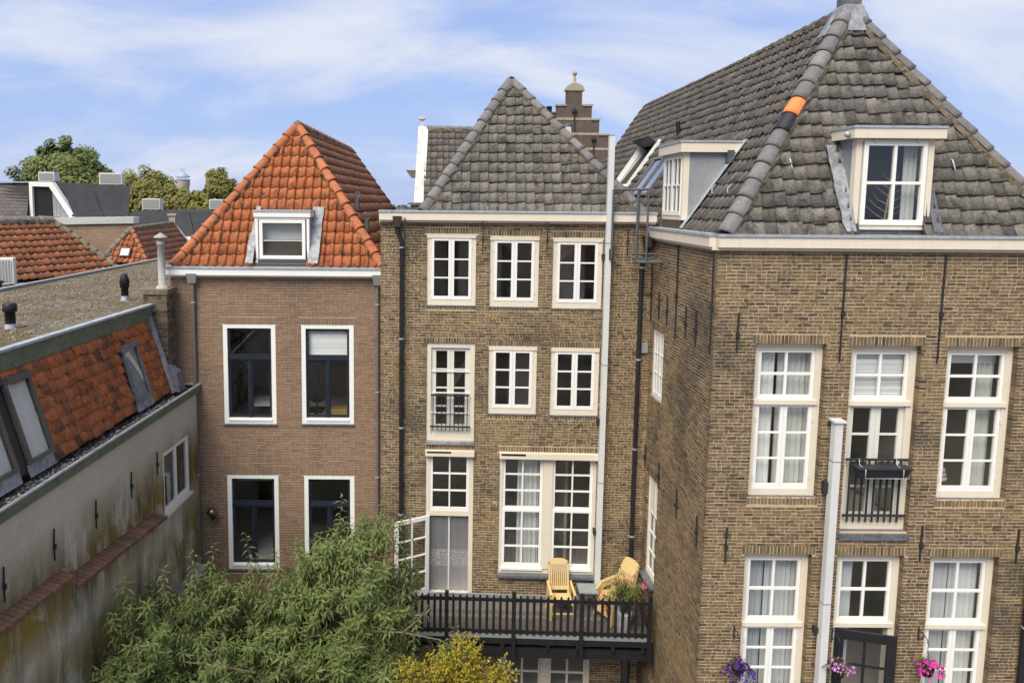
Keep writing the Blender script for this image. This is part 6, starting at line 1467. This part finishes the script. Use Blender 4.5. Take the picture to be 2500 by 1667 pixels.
m = MB(); m.poly([(-3.5, .45, 12.4), (0, .45, 16.6), (0, 12, 16.6), (-3.5, 12, 12.4)]); m.poly([(3.5, .45, 12.4), (3.5, 12, 12.4), (0, 12, 16.6), (0, .45, 16.6)]); m.build('roof', 'tile_grey_dark', Sg); m = MB(); m.box(-3.5, 3.5, .46, 12, -.5, 12.4); m.build('rear_wall', 'brick_far_dark', Sg)
# water tower
Wt = thing('water_tower', 'distant pale round water tower with glazed lantern and steel mast frame', 'tower', (-128.2, 350, -.5))
MB().lathe([(3.0, 0), (3.0, 18), (3.45, 20), (3.45, 22.2)], (0, 0, 0), 20).build('shaft', 'tower_stone', Wt)
MB().lathe([(2.9, 22.2), (2.9, 23.6)], (0, 0, 0), 20).build('lantern', 'glass_roof', Wt); MB().lathe([(3.7, 22.1), (3.7, 22.5)], (0, 0, 0), 20).build('gallery', 'tower_steel', Wt)
MB().lathe([(3.6, 23.7), (3.6, 23.95), (1.0, 26.0), (.8, 26.2)], (0, 0, 0), 20).build('roof', 'tower_steel', Wt)
for sx in (-1, 1): MB().box(sx*.65-.14, sx*.65+.14, -.14, .14, 26.0, 28.3).build('mast', 'tower_steel', Wt)
MB().box(-.6, .6, -.1, .1, 27.2, 27.45).build('mast', 'tower_steel', Wt)
# far trees
def far_tree(name, label, x, y, ztop, lob, mat, n, size, group=None):
    t = thing(name, label, 'tree', (x, y, -.5), 0, group); tk = MB(); tk.tube([(0, 0, 0), (.1, 0, 4), (0, 0, 8)], [.5, .4, .25], 8)
    m = MB(); tot = sum(r[0]*r[2] for _, r in lob)
    for c, r in lob:
        c = Vector(c)-Vector((x, y, -.5)); tk.tube([(0, 0, 5), ((0+c.x)/2, c.y/2, (6+c.z)/2), c], [.22, .14, .06], 6)
        cl = [c+Vector((v.x*r[0], v.y*r[1], v.z*r[2]))*random.uniform(.62, 1.0) for v in (rdir() for _ in range(max(8, int(46*r[0]*r[2]/tot*len(lob)**.5))))]
        for i in range(int(n*r[0]*r[2]/tot)):
            b = random.choice(cl); p = b+rdir()*random.random()**.5*r[0]*.34; d = ((p-c).normalized()*.9+rdir()*.6+Vector((0, -.3, .35)))
            a_ = d.orthogonal().normalized()*size*random.uniform(.5, 1); b_ = d.cross(a_).normalized()*size*random.uniform(.5, 1)
            m.add([p-a_, p-b_*.6, p+a_, p+b_*.6], [(0, 1, 2, 3)])
    tk.build('trunk', 'bark', t); stuff(m.build('crown', mat, t)); return t
far_tree('broad_tree', 'large rounded dark green tree behind the black-roofed block', -43.3, 80, 18.5, [((-43.2, 80, 14.6), (4.2, 3.5, 3.0)), ((-46.6, 80, 13.2), (2.6, 2.5, 2.4)), ((-40.2, 80, 13.8), (2.6, 2.5, 2.8)), ((-42.8, 79, 16.8), (2.5, 2, 1.7)), ((-43, 79, 11.5), (6, 3, 2.5))], 'leaf_far', 26000, .30)
far_tree('copper_tree', 'dark copper-leaved tree at the edge of the large green tree', -49.2, 84, 14, [((-49.6, 84, 12.0), (1.9, 2, 2.1)), ((-48.5, 84, 13.2), (1.3, 1.5, 1.3))], 'leaf_far_purple', 2500, .28)
far_tree('olive_tree', 'olive-yellow rounded tree beside the distant water tower', -32.0, 80, 15.2, [((-33.4, 80, 13.0), (2.7, 2.5, 2.0)), ((-31.2, 80, 11.3), (2.4, 2.5, 1.6)), ((-35.4, 80, 12.0), (1.8, 2, 2.0)), ((-32.5, 79, 10.6), (4.5, 2, 1.6)), ((-29.6, 79, 10.9), (2.6, 2, 1.7))], 'leaf_far_olive', 20000, .27)
far_tree('green_tree', 'green-yellow tree with open crown beside the orange hipped roof', -25.0, 80, 15, [((-24.9, 80, 13.1), (1.9, 2, 1.9)), ((-27.2, 80, 11.4), (1.6, 2, 1.4)), ((-23.4, 80, 12.0), (1.4, 1.5, 1.5)), ((-26, 79, 10.3), (3.5, 2, 1.5))], 'leaf_far_olive', 15000, .26)
fw = MB()
for i in range(22000):
    x = random.uniform(-260, 420); y = random.uniform(280, 330); h = 10.9+1.1*math.sin(x*.11)+.7*math.sin(x*.37+1)+.5*math.sin(x*.9); p = Vector((x, y, random.uniform(2, h)+J(.4)*1.2)); d = rdir(); a_ = d.orthogonal().normalized()*random.uniform(.5, 1.1); b_ = d.cross(a_).normalized()*random.uniform(.5, 1.0)
    fw.add([p-a_, p-b_*.6, p+a_, p+b_*.6], [(0, 1, 2, 3)])
stuff(tag(fw.build('distant_wood', 'leaf_far_hazy'), 'hazy line of distant trees on the horizon', 'wood'))
